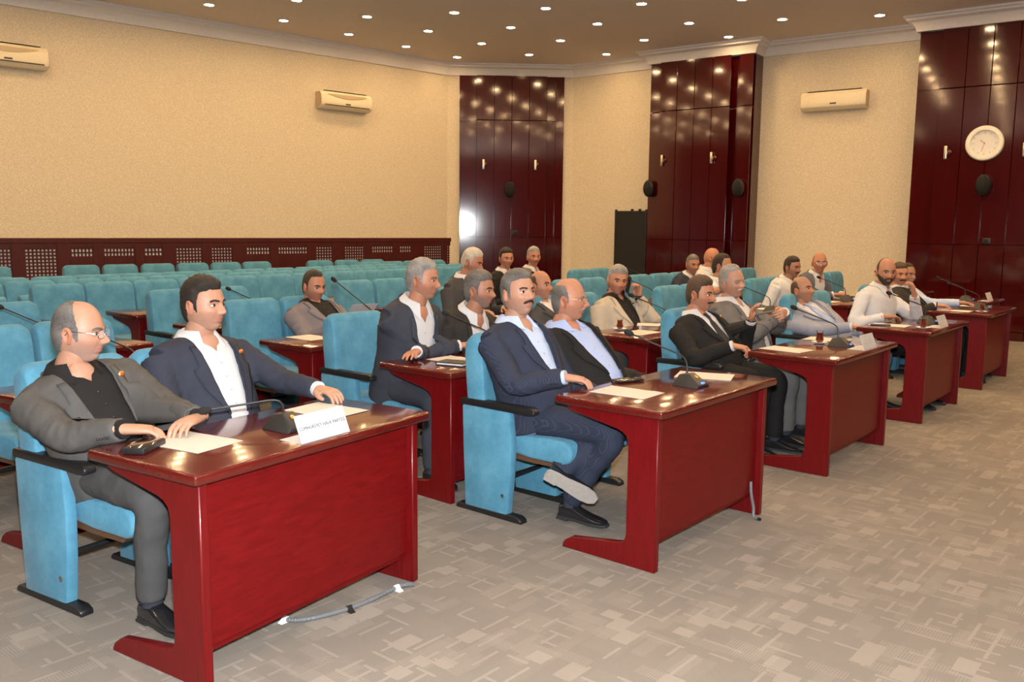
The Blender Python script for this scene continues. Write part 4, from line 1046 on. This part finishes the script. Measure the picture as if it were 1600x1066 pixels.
add('P21', 'bearded man in white shirt holding his hand to his mouth', 2, 0, 1, (.04, .0, 1.17), (-52, -4, 0), outer='shirt', cloth='shirt_white', trousers='cloth_black', lean=1, twist=-18,
    hair=('recede', 'hair_dark', .004), beard='hair_dark', moustache='hair_dark', stubble=.5, tone=TAN,
    R=dict(w=(.22, .04, .79), f=(-.7, .7, 0), curl='rest'), L=dict(w=(-.03, .20, .985), f=(.15, -.25, 1), n=(-.2, 1, .2), curl='grip', pole=(-.5, .2, -1)))
add('P22', 'man in dark jacket hidden behind the bearded man, watch on his wrist', 3, 0, 0, (.05, -.32, 1.085), (-45, 0, 0), cloth='cloth_charcoal', shirt='shirt_white', trousers='cloth_black', hair=('full', 'hair_brown', .012), tone=RUD, stubble=.1, moustache='hair_dark', bracelet='R',
    R=dict(w=(.16, .04, .795), f=(-.2, 1, 0), curl='rest'))
add('P23', 'man in light blue shirt stretching his arm over the desk', 3, 0, 1, (.0, -.38, 1.065), (-24, 0, 0), outer='shirt', cloth='shirt_paleblue', trousers='cloth_black', hair=('high', 'hair_dark', .008), tone=DARK, stubble=.3, moustache='hair_grey',
    R=dict(w=(.06, .13, .79), f=(.2, 1, 0), curl='rest'))
add('P4', 'grey-haired man in navy suit leaning forward on his folded forearms', 0, 1, 0, (-.07, .02, 1.21), (26, -3, 0), hi=True, cloth='cloth_navy2', shirt='shirt_white', trousers='cloth_navy2', lean=1, L=dict(w=(.17, .10, .80), f=(.85, .5, 0), curl='flat'), hipmax=-.25,
    hair=('full', 'hair_grey', .013), stubble=.22, tone=RUD, brow='hair_salt', vee=(.095, .030), bulk=1.06, belly=.04, cuff_buttons=1, face=dict(jowl=.5),
    R=dict(w=(-.20, .09, .80), f=(-.9, .35, 0), curl='rest', pole=(.8, -.3, -.5)))
add('P5', 'man in dark suit and white shirt with grey stubble beard leaning forward', 0, 1, 1, (-.05, .05, 1.125), (20, -2, 0), cloth='cloth_charcoal', shirt='shirt_white', trousers='cloth_black', lean=1, hipmax=-.22,
    hair=('full', 'hair_salt', .015), stubble=.75, stubcol=(.17, .15, .14), tone=TAN, vee=(.10, .04), bulk=1.06,
    R=dict(w=(.08, .02, .80), f=(-.3, 1, 0), curl='rest'), L=dict(w=(-.17, .10, .86), f=(.3, .5, .8), n=(0, -.6, .5), curl='grip'))
add('P11', 'balding man in grey suit and open white shirt in the second row', 1, 1, 0, (.03, -.60, 1.07), (6, 7, 0), cloth='cloth_darkgrey', shirt='shirt_white', trousers='cloth_darkgrey', hair=('ring', 'hair_brown', .005), shade=.15, stubble=.2, tone=RUD, vee=(.105, .06), open=True, bulk=1.05, belly=.05, collar_open=36, hipmax=-.22)
add('P12', 'grey-haired man in beige jacket talking on a phone', 1, 1, 1, (-.01, -.25, 1.09), (-38, -3, -6), cloth='cloth_beige', shirt='cloth_black', trousers='cloth_grey', hair=('full', 'hair_grey', .018), stubble=.25, tone=RUD, vee=(.10, .05), open=True, bracelet='L', twist=-12,
    L=dict(w=(-.14, -.15, .955), f=(.05, .0, 1), n=(-1, .25, 0), curl='grip', pole=(-.5, .3, -1)), R=dict(w=(.12, -.06, .70), f=(-.2, 1, 0), curl='rest'))
add('P17', 'dark-haired man in white short-sleeved shirt resting a hand to his face', 2, 1, 1, (-.05, -.27, 1.16), (10, -4, 0), outer='shirt', cloth='shirt_white', trousers='cloth_black', short=True, hair=('high', 'hair_black', .010), stubble=.3, tone=TAN,
    R=dict(w=(.14, -.10, 1.00), f=(-.5, .3, .8), n=(0, 1, 0), curl='grip', pole=(1, -.2, -.25)))
add('P18', 'man in white short-sleeved shirt with dark moustache leaning forward', 3, 1, 0, (.0, -.15, 1.11), (-14, -3, 0), outer='shirt', cloth='shirt_white', trousers='cloth_black', short=True, lean=1, hair=('full', 'hair_black', .012), moustache='hair_black', stubble=.3, tone=DARK, bulk=1.06)
add('P19', 'bald man in slate jacket with glasses and clasped hands on the desk', 3, 1, 1, (.05, -.06, 1.16), (-56, -2, 0), cloth='cloth_slate', shirt='shirt_white', trousers='cloth_slate', lean=1, twist=-22, hair=('ring', 'hair_brown', .004), glasses='wire', stubble=.15, tone=RUD, vee=(.10, .05), open=True, hipmax=-.3,
    R=dict(w=(.10, .12, .80), f=(-.7, .7, 0), curl='rest'), L=dict(w=(-.12, .14, .80), f=(.7, .7, 0), curl='rest'))
add('P3', 'man in lilac-grey jacket and black polo reading a sheet of paper', 0, 2, 1, (.0, -.45, 1.045), (2, -8, 0), cloth='cloth_lilac', shirt='cloth_black', trousers='cloth_grey', hair=('high', 'hair_dark', .011), stubble=.25, tone=RUD, vee=(.11, .06), open=True, bulk=1.08, belly=.04, collar_open=36, face=dict(jowl=.8),
    R=dict(w=(.12, -.10, .80), f=(-.4, .8, .4), n=(.3, -.3, .9), curl='grip'), L=dict(w=(-.15, -.10, .80), f=(.2, .8, .4), n=(-.3, -.3, .9), curl='grip'))
add('P6', 'white-haired man in dark grey jacket bowing his head in the third row', 1, 2, 0, (.0, -.12, 1.205), (22, -16, 0), cloth='cloth_darkgrey', shirt='shirt_white', trousers='cloth_black', lean=1, hair=('full', 'hair_white', .010), stubble=.1, tone=RUD, bulk=1.1, R=dict(w=(.18, .02, .80), f=(-.5, .8, 0), curl='rest'), L=dict(w=(-.18, .02, .80), f=(.5, .8, 0), curl='rest'))
add('P15', 'man in navy suit and dark tie leaning over the desk in front of the pillar', 3, 2, 0, (.0, -.15, 1.09), (-34, -5, 0), cloth='cloth_navy', shirt='shirt_white', trousers='cloth_navy', lean=1, tie='tie_dark', hair=('full', 'hair_salt', .010), stubble=.3, tone=TAN, R=dict(w=(.2, .0, .80), f=(-.5, .8, 0), curl='rest'))
add('P16', 'bald man in white shirt half hidden in front of the pillar', 3, 2, 1, (.0, -.10, 1.17), (30, -8, 0), outer='shirt', cloth='shirt_white', trousers='cloth_black', lean=1, hair=None, stubble=.1, tone=RUD)
add('P7', 'dark-haired man in black suit and white shirt in the fourth row', 2, 3, 0, (.05, -.20, 1.17), (-26, -2, 0), cloth='cloth_black', shirt='shirt_white', trousers='cloth_black', hair=('full', 'hair_black', .014), stubble=.15, tone=RUD, vee=(.10, .04))
add('P8', 'grey-haired man in light grey suit with moustache in the fourth row', 2, 3, 1, (.0, -.23, 1.18), (-30, -2, 0), cloth='cloth_midgrey', shirt='shirt_white', trousers='cloth_midgrey', hair=('full', 'hair_grey', .010), moustache='hair_salt', stubble=.1, tone=RUD)
for sp in PPL: person(sp)
ms = harvest([o for it in PEND for o in (it[12], it[13])])
ROOTS = {}
for i, it in enumerate(PEND): ROOTS[it[0]['key']] = (finish(it, ms[2 * i], ms[2 * i + 1]), it)

# ------------------------------------------------------------------ desks
DESKS = [(-1, 0, 'red desk with a white party name card beside the grey-jacketed man'), (0, 0, 'red desk in front of the cross-legged man in pinstripe suit'), (1, 0, 'red desk in front of the man in black suit with raised hand'),
         (2, 0, 'red desk in front of the bearded man in white shirt'), (3, 0, 'red desk under the outstretched arm in a light blue sleeve'), (4, 0, 'red desk at the end of the front row before the clock panelling'),
         (0, 1, 'red desk under the folded forearms of the navy-suited man'), (1, 1, 'red desk with tea glass before the man on the phone'), (2, 1, 'red desk behind the man with folded arms, second row'), (3, 1, 'red desk under the clasped hands of the man in slate jacket'),
         (0, 2, 'red desk before the man reading a sheet of paper'), (1, 2, 'red desk before the white-haired man bowing his head'), (2, 2, 'red desk in the third row with no one seated at it'), (3, 2, 'red desk before the man in navy suit near the pillar'),
         (2, 3, 'red desk before the two men in the fourth row')]
for c, n, lab in DESKS:
    if c == -1: desk(FA(n), 0, 0, lab)
    elif (c, n) == (4, 0): desk(FB, 7.39, -.36, lab)
    else: desk(FB, c * 2.03 + .1 * n + (.04 if n == 0 and c else 0), ROWT[n], lab)
for c, n in ((-1, 1), (-1, 2), (-1, 3), (0, 3), (1, 3), (3, 3), (0, 4), (1, 4), (2, 4), (3, 4), (4, 1), (4, 2)):
    lab = 'dark red desk standing empty among the rear teal chairs'
    if c == -1: desk(FA(n), 0, 0, lab, 'empty desks in the rear rows')
    else: desk(FB, c * 2.03 + .1 * n, ROWT[n], lab, 'empty desks in the rear rows')

# ------------------------------------------------------------------ chairs
for sp in PPL:
    chair(sp['frame'], sp['s'], sp['t'], ' '.join(('teal chair taken by the ' + sp['label']).split()[:16]), 'occupied teal chairs')
occ = {(sp['c'], sp['n'], sp['k']) for sp in PPL}
for c, n in [(d[0], d[1]) for d in DESKS] + [(-1, 1), (-1, 2), (-1, 3), (0, 3), (1, 3), (3, 3), (4, 1), (4, 2)]:
    for k in (0, 1):
        if (c, n, k) in occ or (c, n) == (4, 0): continue
        lab = 'empty teal velvet chair behind a desk in the rear rows'
        for dc_, dn_, dl_ in DESKS:
            if (dc_, dn_) == (c, n): lab = ' '.join(('empty teal chair at the ' + dl_).split()[:16])
        if c == -1: chair(FA(n), (.37, .87)[k], 0, lab, 'empty chairs at desks')
        else: chair(FB, seat_s(c, n, k), ROWT[n], lab, 'empty chairs at desks')
chair(FB, 6.15, ROWT[2], 'empty teal chair beside the navy-suited man leaning near the pillar', 'empty chairs at desks')
def spect(row, t0, slope, s_list):
    for s in s_list: chair(FB, s, t0 + slope * s, 'empty teal chair in the %s row of the public seats' % row, 'public seats, %s row' % row, turn=math.degrees(math.atan(slope)), tipped=row != 'foremost')
spect('foremost', -5.42, -.06, [.20 + .5 * i for i in range(13)])
spect('second', -6.05, -.06, [-1.8 + .5 * i for i in range(18)])
spect('third', -6.68, -.06, [-1.3 + .5 * i for i in range(15)])
spect('fourth', -7.55, -.03, [6.0, 6.5, 7.0, 7.5])
FW = Frame((PL.x, PL.y), 42.7)
for s in (-8.61, -8.09, -6.99, -6.47, -5.94, -5.42, -4.90, -4.39, -3.26, -2.73, -2.22):
    chair(FW, s, 1.36, 'empty teal chair in the row set against the lattice dado', 'chairs along the dado', tipped=True)

# ------------------------------------------------------------------ things on the desks
ZT = .7525
def on(fr, s, t, rz=0, z=ZT): return dict(loc=fr.at(s, t, z), rz=fr.rz + R(rz))
m, nt, b = newmat('printed_paper'); setp(b, rough=.8)
wv = nt.nodes.new('ShaderNodeTexWave'); wv.bands_direction = 'Y'; wv.inputs['Scale'].default_value = 26; nt.links.new(coords(nt), wv.inputs[0])
nf = noise_n(nt, coords(nt, (160, 20, 1)), 1.0, 2)
mu = nt.nodes.new('ShaderNodeMath'); mu.operation = 'MULTIPLY'; nt.links.new(wv.outputs['Fac'], mu.inputs[0]); nt.links.new(nf, mu.inputs[1])
nt.links.new(ramp(nt, mu.outputs[0], [(.40, (.60, .55, .49)), (.62, (.40, .37, .335))]), b.inputs['Base Color'])
def paper(fr, s, t, rz, label, group=None):
    p = on(fr, s, t, rz); mb = MB(); n = 6
    vs = []; 
    for j in range(n + 1):
        for i in range(2): vs.append((-.105 + .21 * i, -.148 + .296 * j / n, .0012 + .0016 * math.sin(j * 1.3 + s * 5 + i) ** 2))
    lo = [(x, y, .0004) for x, y, z in vs]; o = len(vs)
    fs = [(2 * j, 2 * j + 1, 2 * j + 3, 2 * j + 2) for j in range(n)] + [(o + 2 * j + 2, o + 2 * j + 3, o + 2 * j + 1, o + 2 * j) for j in range(n)] + [(2 * j + 2, 2 * j, o + 2 * j, o + 2 * j + 2)[::-1] for j in range(n)] + [(2 * j + 1, 2 * j + 3, o + 2 * j + 3, o + 2 * j + 1)[::-1] for j in range(n)]
    mb.add(vs + lo, fs); o = obj('paper_sheet', mb, 'printed_paper', None, recalc=True); o.location = p['loc']; o.rotation_euler = (0, 0, p['rz']); tag(o, label, 'paper', group); return o
def mic(fr, s, t, label, head=(-.13, -.27, .25), rz=0, group=None):
    """gooseneck microphone; head offset given as (ds, dt, dz) from the base"""
    p = on(fr, s, t, rz); r = empty('microphone', p['loc'], p['rz'], label, 'microphone', group)
    mb = MB(); vs = [(-.065, -.075, 0), (.065, -.075, 0), (.065, .075, 0), (-.065, .075, 0), (-.030, -.050, .058), (.030, -.050, .058), (.030, .005, .066), (-.030, .005, .066), (-.045, .072, .016), (.045, .072, .016)]
    mb.add(vs, [(0, 3, 2, 1), (0, 1, 5, 4), (4, 5, 6, 7), (7, 6, 9, 8), (8, 9, 2, 3), (1, 2, 9, 6, 5), (0, 4, 7, 8, 3)]); bo = obj('base', mb, 'black_plastic', r, bevel=.005)
    Mb = Matrix.Translation((0, .030, .0485)) @ Matrix.Rotation(R(-37), 4, 'X')
    mb = MB(); mb.lathe([(.011, 0), (.011, .003), (.003, .004)], 16, mat=Mb); obj('emblem', mb, 'gold', bo)
    mb = MB(); mb.box(-.012, .012, .062, .074, .018, .026); obj('talk_light', mb, 'blue_led', bo, smooth=False)
    hx, hy, hz = -head[0], head[1], head[2]
    b0 = Vector((0, -.022, .062)); H = Vector((hx, hy, hz))
    mid = b0 + Vector((0, -.004, min(.055, hz * .35))); pts = catmull([b0, mid, mid.lerp(H, .12) + Vector((0, 0, .020)), mid.lerp(H, .5) + Vector((0, 0, .012)), H], 5)
    mb = MB(); mb.tube(pts, lerp_list([.0062, .0048, .0042, .0042, .0045], len(pts)), 8); nk = obj('gooseneck', mb, 'black_plastic', r)
    d = (pts[-1] - pts[-2]).normalized()
    mb = MB(); mb.tube([H - d * .006, H + d * .002, H + d * .014, H + d * .030, H + d * .040, H + d * .045], [.007, .0125, .0155, .0155, .011, .004], 14); obj('windscreen', mb, 'black_foam', nk)
    return r
def text_mesh(s, size):
    cu = bpy.data.curves.new('t', 'FONT'); cu.body = s; cu.size = size; cu.align_x = 'CENTER'; cu.align_y = 'CENTER'; cu.extrude = .0003
    o = bpy.data.objects.new('t', cu); C.objects.link(o); bpy.context.view_layer.update()
    me = bpy.data.meshes.new_from_object(o.evaluated_get(bpy.context.evaluated_depsgraph_get())); bpy.data.objects.remove(o); bpy.data.curves.remove(cu); return me
def name_card(fr, s, t, lines, label, group=None, w=.25, h=.105):
    p = on(fr, s, t); r = empty('name_card', p['loc'], p['rz'], label, 'name card', group)
    th = R(22); M = Matrix.Rotation(th, 4, 'X')                     # front leaf leans back toward the sitters
    mb = MB(); mb.box(-w / 2, w / 2, -.0016, 0, .001, h); mb.xf(M); fo = obj('front_leaf', mb, 'card_white', r, smooth=False)
    mb = MB(); mb.box(-w / 2, w / 2, -.115, 0, .0, .0014); obj('base_leaf', mb, 'card_white', r, smooth=False)
    for x0, x1, z0, z1 in ((-w * .44, w * .44, h * .13, h * .145), (-w * .44, w * .44, h * .855, h * .87), (-w * .44, -w * .436, h * .13, h * .87), (w * .436, w * .44, h * .13, h * .87)):
        mb = MB(); mb.box(x0, x1, 0, .0006, z0, z1); mb.xf(M); obj('printed_border', mb, 'ink_light', fo, smooth=False)
    if isinstance(lines, str):
        me = text_mesh(lines, .0180); me.transform(M @ Matrix.Translation((0, .0006, h * .5)) @ Matrix.Rotation(math.pi, 4, 'Z') @ Matrix.Rotation(R(90), 4, 'X')); me.materials.clear(); me.materials.append(MATS['ink']); link('lettering', me, fo)
    else:
        for z, a in lines:
            x = -a
            while x < a:
                l = random.uniform(.006, .012); mb = MB(); mb.box(x, min(a, x + l), 0, .0006, h * z - .005, h * z + .005); mb.xf(M); obj('lettering', mb, 'ink_light', fo, smooth=False); x += l + .003
    return r
def phone(fr, s, t, rz, label, folded=False):
    p = on(fr, s, t, rz); r = empty('phone', p['loc'], p['rz'], label, 'phone')
    mb = MB(); mb.box(-.040, .040, -.080, .080, .001, .022 if folded else .010); obj('case', mb, 'black_plastic', r, bevel=.004)
    mb = MB(); mb.box(-.036, .036, -.075, .075, .0222 if folded else .0102, .0232 if folded else .0112); obj('cover' if folded else 'screen', mb, 'phone_top', r, bevel=.0003)
    if folded: mb = MB(); mb.box(.036, .0425, -.016, .016, .003, .024); obj('clasp', mb, 'steel', r, bevel=.002)
    return r
plain('phone_top', (.02, .016, .012), .12, coat=.6)
def tea(fr, s, t, label):
    p = on(fr, s, t); r = empty('tea_glass', p['loc'], p['rz'], label, 'tea glass', 'tea glasses')
    mb = MB(); mb.lathe([(.001, .001), (.030, .001), (.052, .009), (.054, .012), (.030, .006), (.001, .005)], 24); obj('saucer', mb, 'saucer', r)
    out = [(.001, .007), (.020, .007), (.026, .016), (.0275, .030), (.021, .052), (.0205, .066), (.026, .088), (.0265, .092)]
    mb = MB(); mb.lathe(out + [(x - .0016, z) for x, z in reversed(out[1:])] + [(.001, .010)], 24, cap=False); obj('glass', mb, 'glass', r)
    ins = [(.001, .0105), (.0178, .0105), (.0238, .017), (.0252, .030), (.0188, .052), (.0184, .066), (.0205, .076)]
    mb = MB(); mb.lathe(ins + [(.001, .076)], 24); obj('tea', mb, 'tea', r)
    return r
fa = FA(0)
phone(fa, .115, .165, -62, 'thick black folded phone case beside the grey-jacketed man', True)
paper(fa, .275, .215, 4, 'paper sheet in front of the man in grey jacket')
paper(fa, .95, .215, 0, 'paper sheet half behind the party name card')
mic(fa, .62, .335, 'black gooseneck microphone bent low behind the party name card', (-.20, -.20, .085))
name_card(fa, .60, .565, 'CUMHURİYET HALK PARTİSİ', 'white name card printed CUMHURİYET HALK PARTİSİ')
paper(FB, .285, .225, 3, 'paper sheet under the hand of the pinstriped man')
phone(FB, .56, .05, 70, 'flat dark phone by the bald man in black suit')
paper(FB, .98, .27, 20, 'paper sheet behind the microphone of the cross-legged man')
mic(FB, .66, .36, 'black gooseneck microphone on the cross-legged man\'s desk')
s0 = 2.07
paper(FB, s0 + .25, .16, -6, 'paper sheet in front of the man in black suit and tie')
tea(FB, s0 + .72, .20, 'tulip tea glass before the man with folded arms'); paper(FB, s0 + .97, .16, 4, 'paper sheet beside the tea glass of the man with folded arms')
mic(FB, s0 + .66, .37, 'black gooseneck microphone before the man in black suit and tie'); name_card(FB, s0 + .68, .565, [(.62, .075), (.40, .08)], 'cream name card with two lines beside the tea glass of the folded-arms man')
s0 = 4.10
paper(FB, s0 + .30, .18, 2, 'paper sheet in front of the bearded man'); mic(FB, s0 + .74, .36, 'black gooseneck microphone before the bearded man', (-.20, -.26, .25))
tea(FB, s0 + .24, .46, 'tulip tea glass beside the bearded man\'s name card'); name_card(FB, s0 + .47, .565, [(.62, .075), (.40, .08)], 'cream name card with two lines on the bearded man\'s desk')
phone(FB, s0 + .22, .13, 15, 'dark phone lying on paper by the bearded man')
s0 = 6.13
paper(FB, s0 + .2, .22, 0, 'paper sheet under the hand wearing a watch'); phone(FB, s0 + .36, .2, 12, 'black phone by the hand wearing a watch'); paper(FB, s0 + .9, .2, 0, 'paper sheet by the light blue sleeve'); tea(FB, s0 + .2, .46, 'tulip tea glass by the light blue sleeve'); mic(FB, s0 + .62, .37, 'black gooseneck microphone by the light blue sleeve')
s0 = 7.39; tf = -.36
name_card(FB, s0 + .60, tf + .56, [(.62, .075), (.40, .08)], 'cream name card on the end desk before the clock panelling'); mic(FB, s0 + .45, tf + .34, 'black gooseneck microphone on the end desk before the clock panelling'); paper(FB, s0 + .25, tf + .2, 0, 'paper sheet on the end desk before the clock panelling')
# second row
t1 = ROWT[1]
paper(FB, .10 + .36, t1 + .28, 0, 'paper sheet under the notebook of the navy-suited man')
nb_ = on(FB, .10 + .22, t1 + .40, 15); r = empty('notebook', nb_['loc'], nb_['rz'], 'black notebook at the desk edge of the navy-suited man', 'notebook')
mb = MB(); mb.box(-.06, .06, -.085, .085, .001, .006); obj('back_cover', mb, 'black_plastic', r); mb = MB(); mb.box(-.058, .056, -.082, .082, .006, .016); obj('page_block', mb, 'paper_white', r); mb = MB(); mb.box(-.06, .06, -.085, .085, .016, .021); obj('front_cover', mb, 'black_plastic', r)
mic(FB, .10 + .62, t1 + .36, 'black gooseneck microphone on the navy-suited man\'s desk')
s0 = 2.13
tea(FB, s0 + .36, t1 + .10, 'tulip tea glass before the man on the phone'); paper(FB, s0 + .30, t1 + .32, 88, 'paper sheet beside the tea glass of the man on the phone'); paper(FB, s0 + .86, t1 + .12, 30, 'paper sheet at the elbow of the man on the phone'); mic(FB, s0 + .72, t1 + .34, 'black gooseneck microphone before the man on the phone')
bt = on(FB, s0 + .50, t1 + .20); r = empty('small_cup', bt['loc'], bt['rz'], 'tiny white paper cup beside the tea glass of the man on the phone', 'cup')
mb = MB(); mb.lathe([(.010, .001), (.013, .030), (.012, .030), (.009, .003)], 16); obj('cup_wall', mb, 'card_white', r)
for s0, t_, who in ((4.16, t1, 'the dark-haired man in white shirt'), (6.19, t1, 'the man in slate jacket'), (2.23, ROWT[2], 'the white-haired man'), (4.26, ROWT[2], 'the unoccupied third-row seats'), (6.29, ROWT[2], 'the navy-suited man by the pillar'), (4.36, ROWT[3], 'the two fourth-row men')):
    mic(FB, s0 + .62, t_ + .34, 'black gooseneck microphone on the desk of ' + who); paper(FB, s0 + .30, t_ + .2, 0, 'paper sheet on the near half of the desk of ' + who); paper(FB, s0 + .90, t_ + .2, 0, 'paper sheet on the far half of the desk of ' + who)
mic(FB, 1.0, ROWT[2] + .34, 'black gooseneck microphone standing tall before the man reading a sheet', (-.17, -.28, .38)); paper(FB, .50, ROWT[2] + .18, 0, 'paper sheet lying on the near half of the reader\'s desk')
for fr_, s_, t_ in ((FA(1), .62, .34), (FA(2), .62, .34), (FA(3), .62, .34), (FB, .92, ROWT[3] + .34), (FB, 2.95, ROWT[3] + .34), (FB, 7.0, ROWT[3] + .34), (FB, 8.8, t1 + .34)):
    mic(fr_, s_, t_, 'black gooseneck microphone on an empty desk in the rear rows', group='microphones on empty rear desks'); paper(fr_, s_ + .30, t_ - .14, 0, 'paper sheet lying on an empty desk in the rear rows', 'papers on empty rear desks')
# sheet held by the reader, phone held to the ear
sp = ROOTS['P3'][1][0]
p = sp['frame'].at(sp['s'] + .0, sp['t'] + .02, .865)
mb = MB(); mb.box(-.105, .105, -.0006, .0006, -.145, .145); mb.xf(Matrix.Rotation(R(-52), 4, 'X')); o = obj('paper_sheet', mb, 'paper_white', None, smooth=False); o.location = p; o.rotation_euler = (0, 0, sp['frame'].rz + R(-14)); tag(o, 'white sheet held up by the man in lilac-grey jacket', 'paper')
root, it = ROOTS['P12']; sp = it[0]; RH, HO = it[7], it[8]
M = Matrix.Translation(HO + RH @ Vector((-.098, .018, -.022))) @ RH.to_4x4() @ Matrix.Rotation(R(-12), 4, 'X')
r = empty('phone', sp['frame'].at(sp['s'], sp['t']), sp['frame'].rz, 'black phone held to the ear of the man in beige jacket', 'phone')
mb = MB(); mb.box(-.005, .005, -.036, .036, -.075, .075); mb.xf(M); obj('case', mb, 'black_plastic', r, bevel=.003)
mb = MB(); mb.box(.0051, .006, -.033, .033, -.070, .070); mb.xf(M); obj('screen', mb, 'phone_top', r)
# floor cable by the name-card desk
cab = empty('floor_cable', (-.66, 3.30, 0), 0, 'grey ribbed cable conduit taped to the carpet by the name-card desk', 'cable')
pts = catmull([(-.905, 3.262, .012), (-.86, 3.225, .011), (-.79, 3.232, .011), (-.68, 3.30, .011), (-.58, 3.40, .011), (-.51, 3.50, .011), (-.455, 3.565, .011), (-.41, 3.575, .011)], 12)
pts = [p - Vector((-.66, 3.30, 0)) for p in pts]
mb = MB(); mb.tube(pts, [.0105 if k % 2 else .0085 for k in range(len(pts))], 10); obj('conduit', mb, 'cable_grey', cab, angle=20)
mb = MB(); mb.tube([pts[0] + Vector((-.03, .02, .012)), pts[0] + Vector((-.012, .008, .006)), pts[0]], .006, 8); obj('blue_plug', mb, 'tape_blue', cab)
for k, mt_ in ((9, 'tape_white'), (40, 'black_plastic'), (66, 'tape_white')):
    d = (pts[k + 1] - pts[k - 1]).normalized(); n = Vector((-d.y, d.x, 0)); mb = MB()
    prof_ = [(-.030, .0012), (-.012, .010), (-.005, .0225), (.005, .0225), (.012, .010), (.030, .0012), (.030, .0002), (-.030, .0002)]
    mb.loft([[pts[k] * 1 + n * a + Vector((0, 0, z - .011)) + d * e for a, z in prof_] for e in (-.012, .012)]); obj('tape_strip', mb, mt_, cab, smooth=False)
# grey cable hanging to the carpet inside the far leg of the cross-legged man's desk
dc = empty('desk_cable', FB.at(1.055, .535), FB.rz, 'grey cable dropping to the carpet beneath the cross-legged man\'s desk', 'cable')
mb = MB(); mb.tube(catmull([(0, -.008, .20), (.004, 0, .13), (-.004, .012, .06), (.006, .02, .012), (.012, .05, .009)], 5), .008, 8); obj('sheath', mb, 'cable_grey', dc)
mb = MB(); mb.tube([(.012, .048, .0095), (.014, .062, .009)], .0092, 8); obj('end_cap', mb, 'black_plastic', dc)
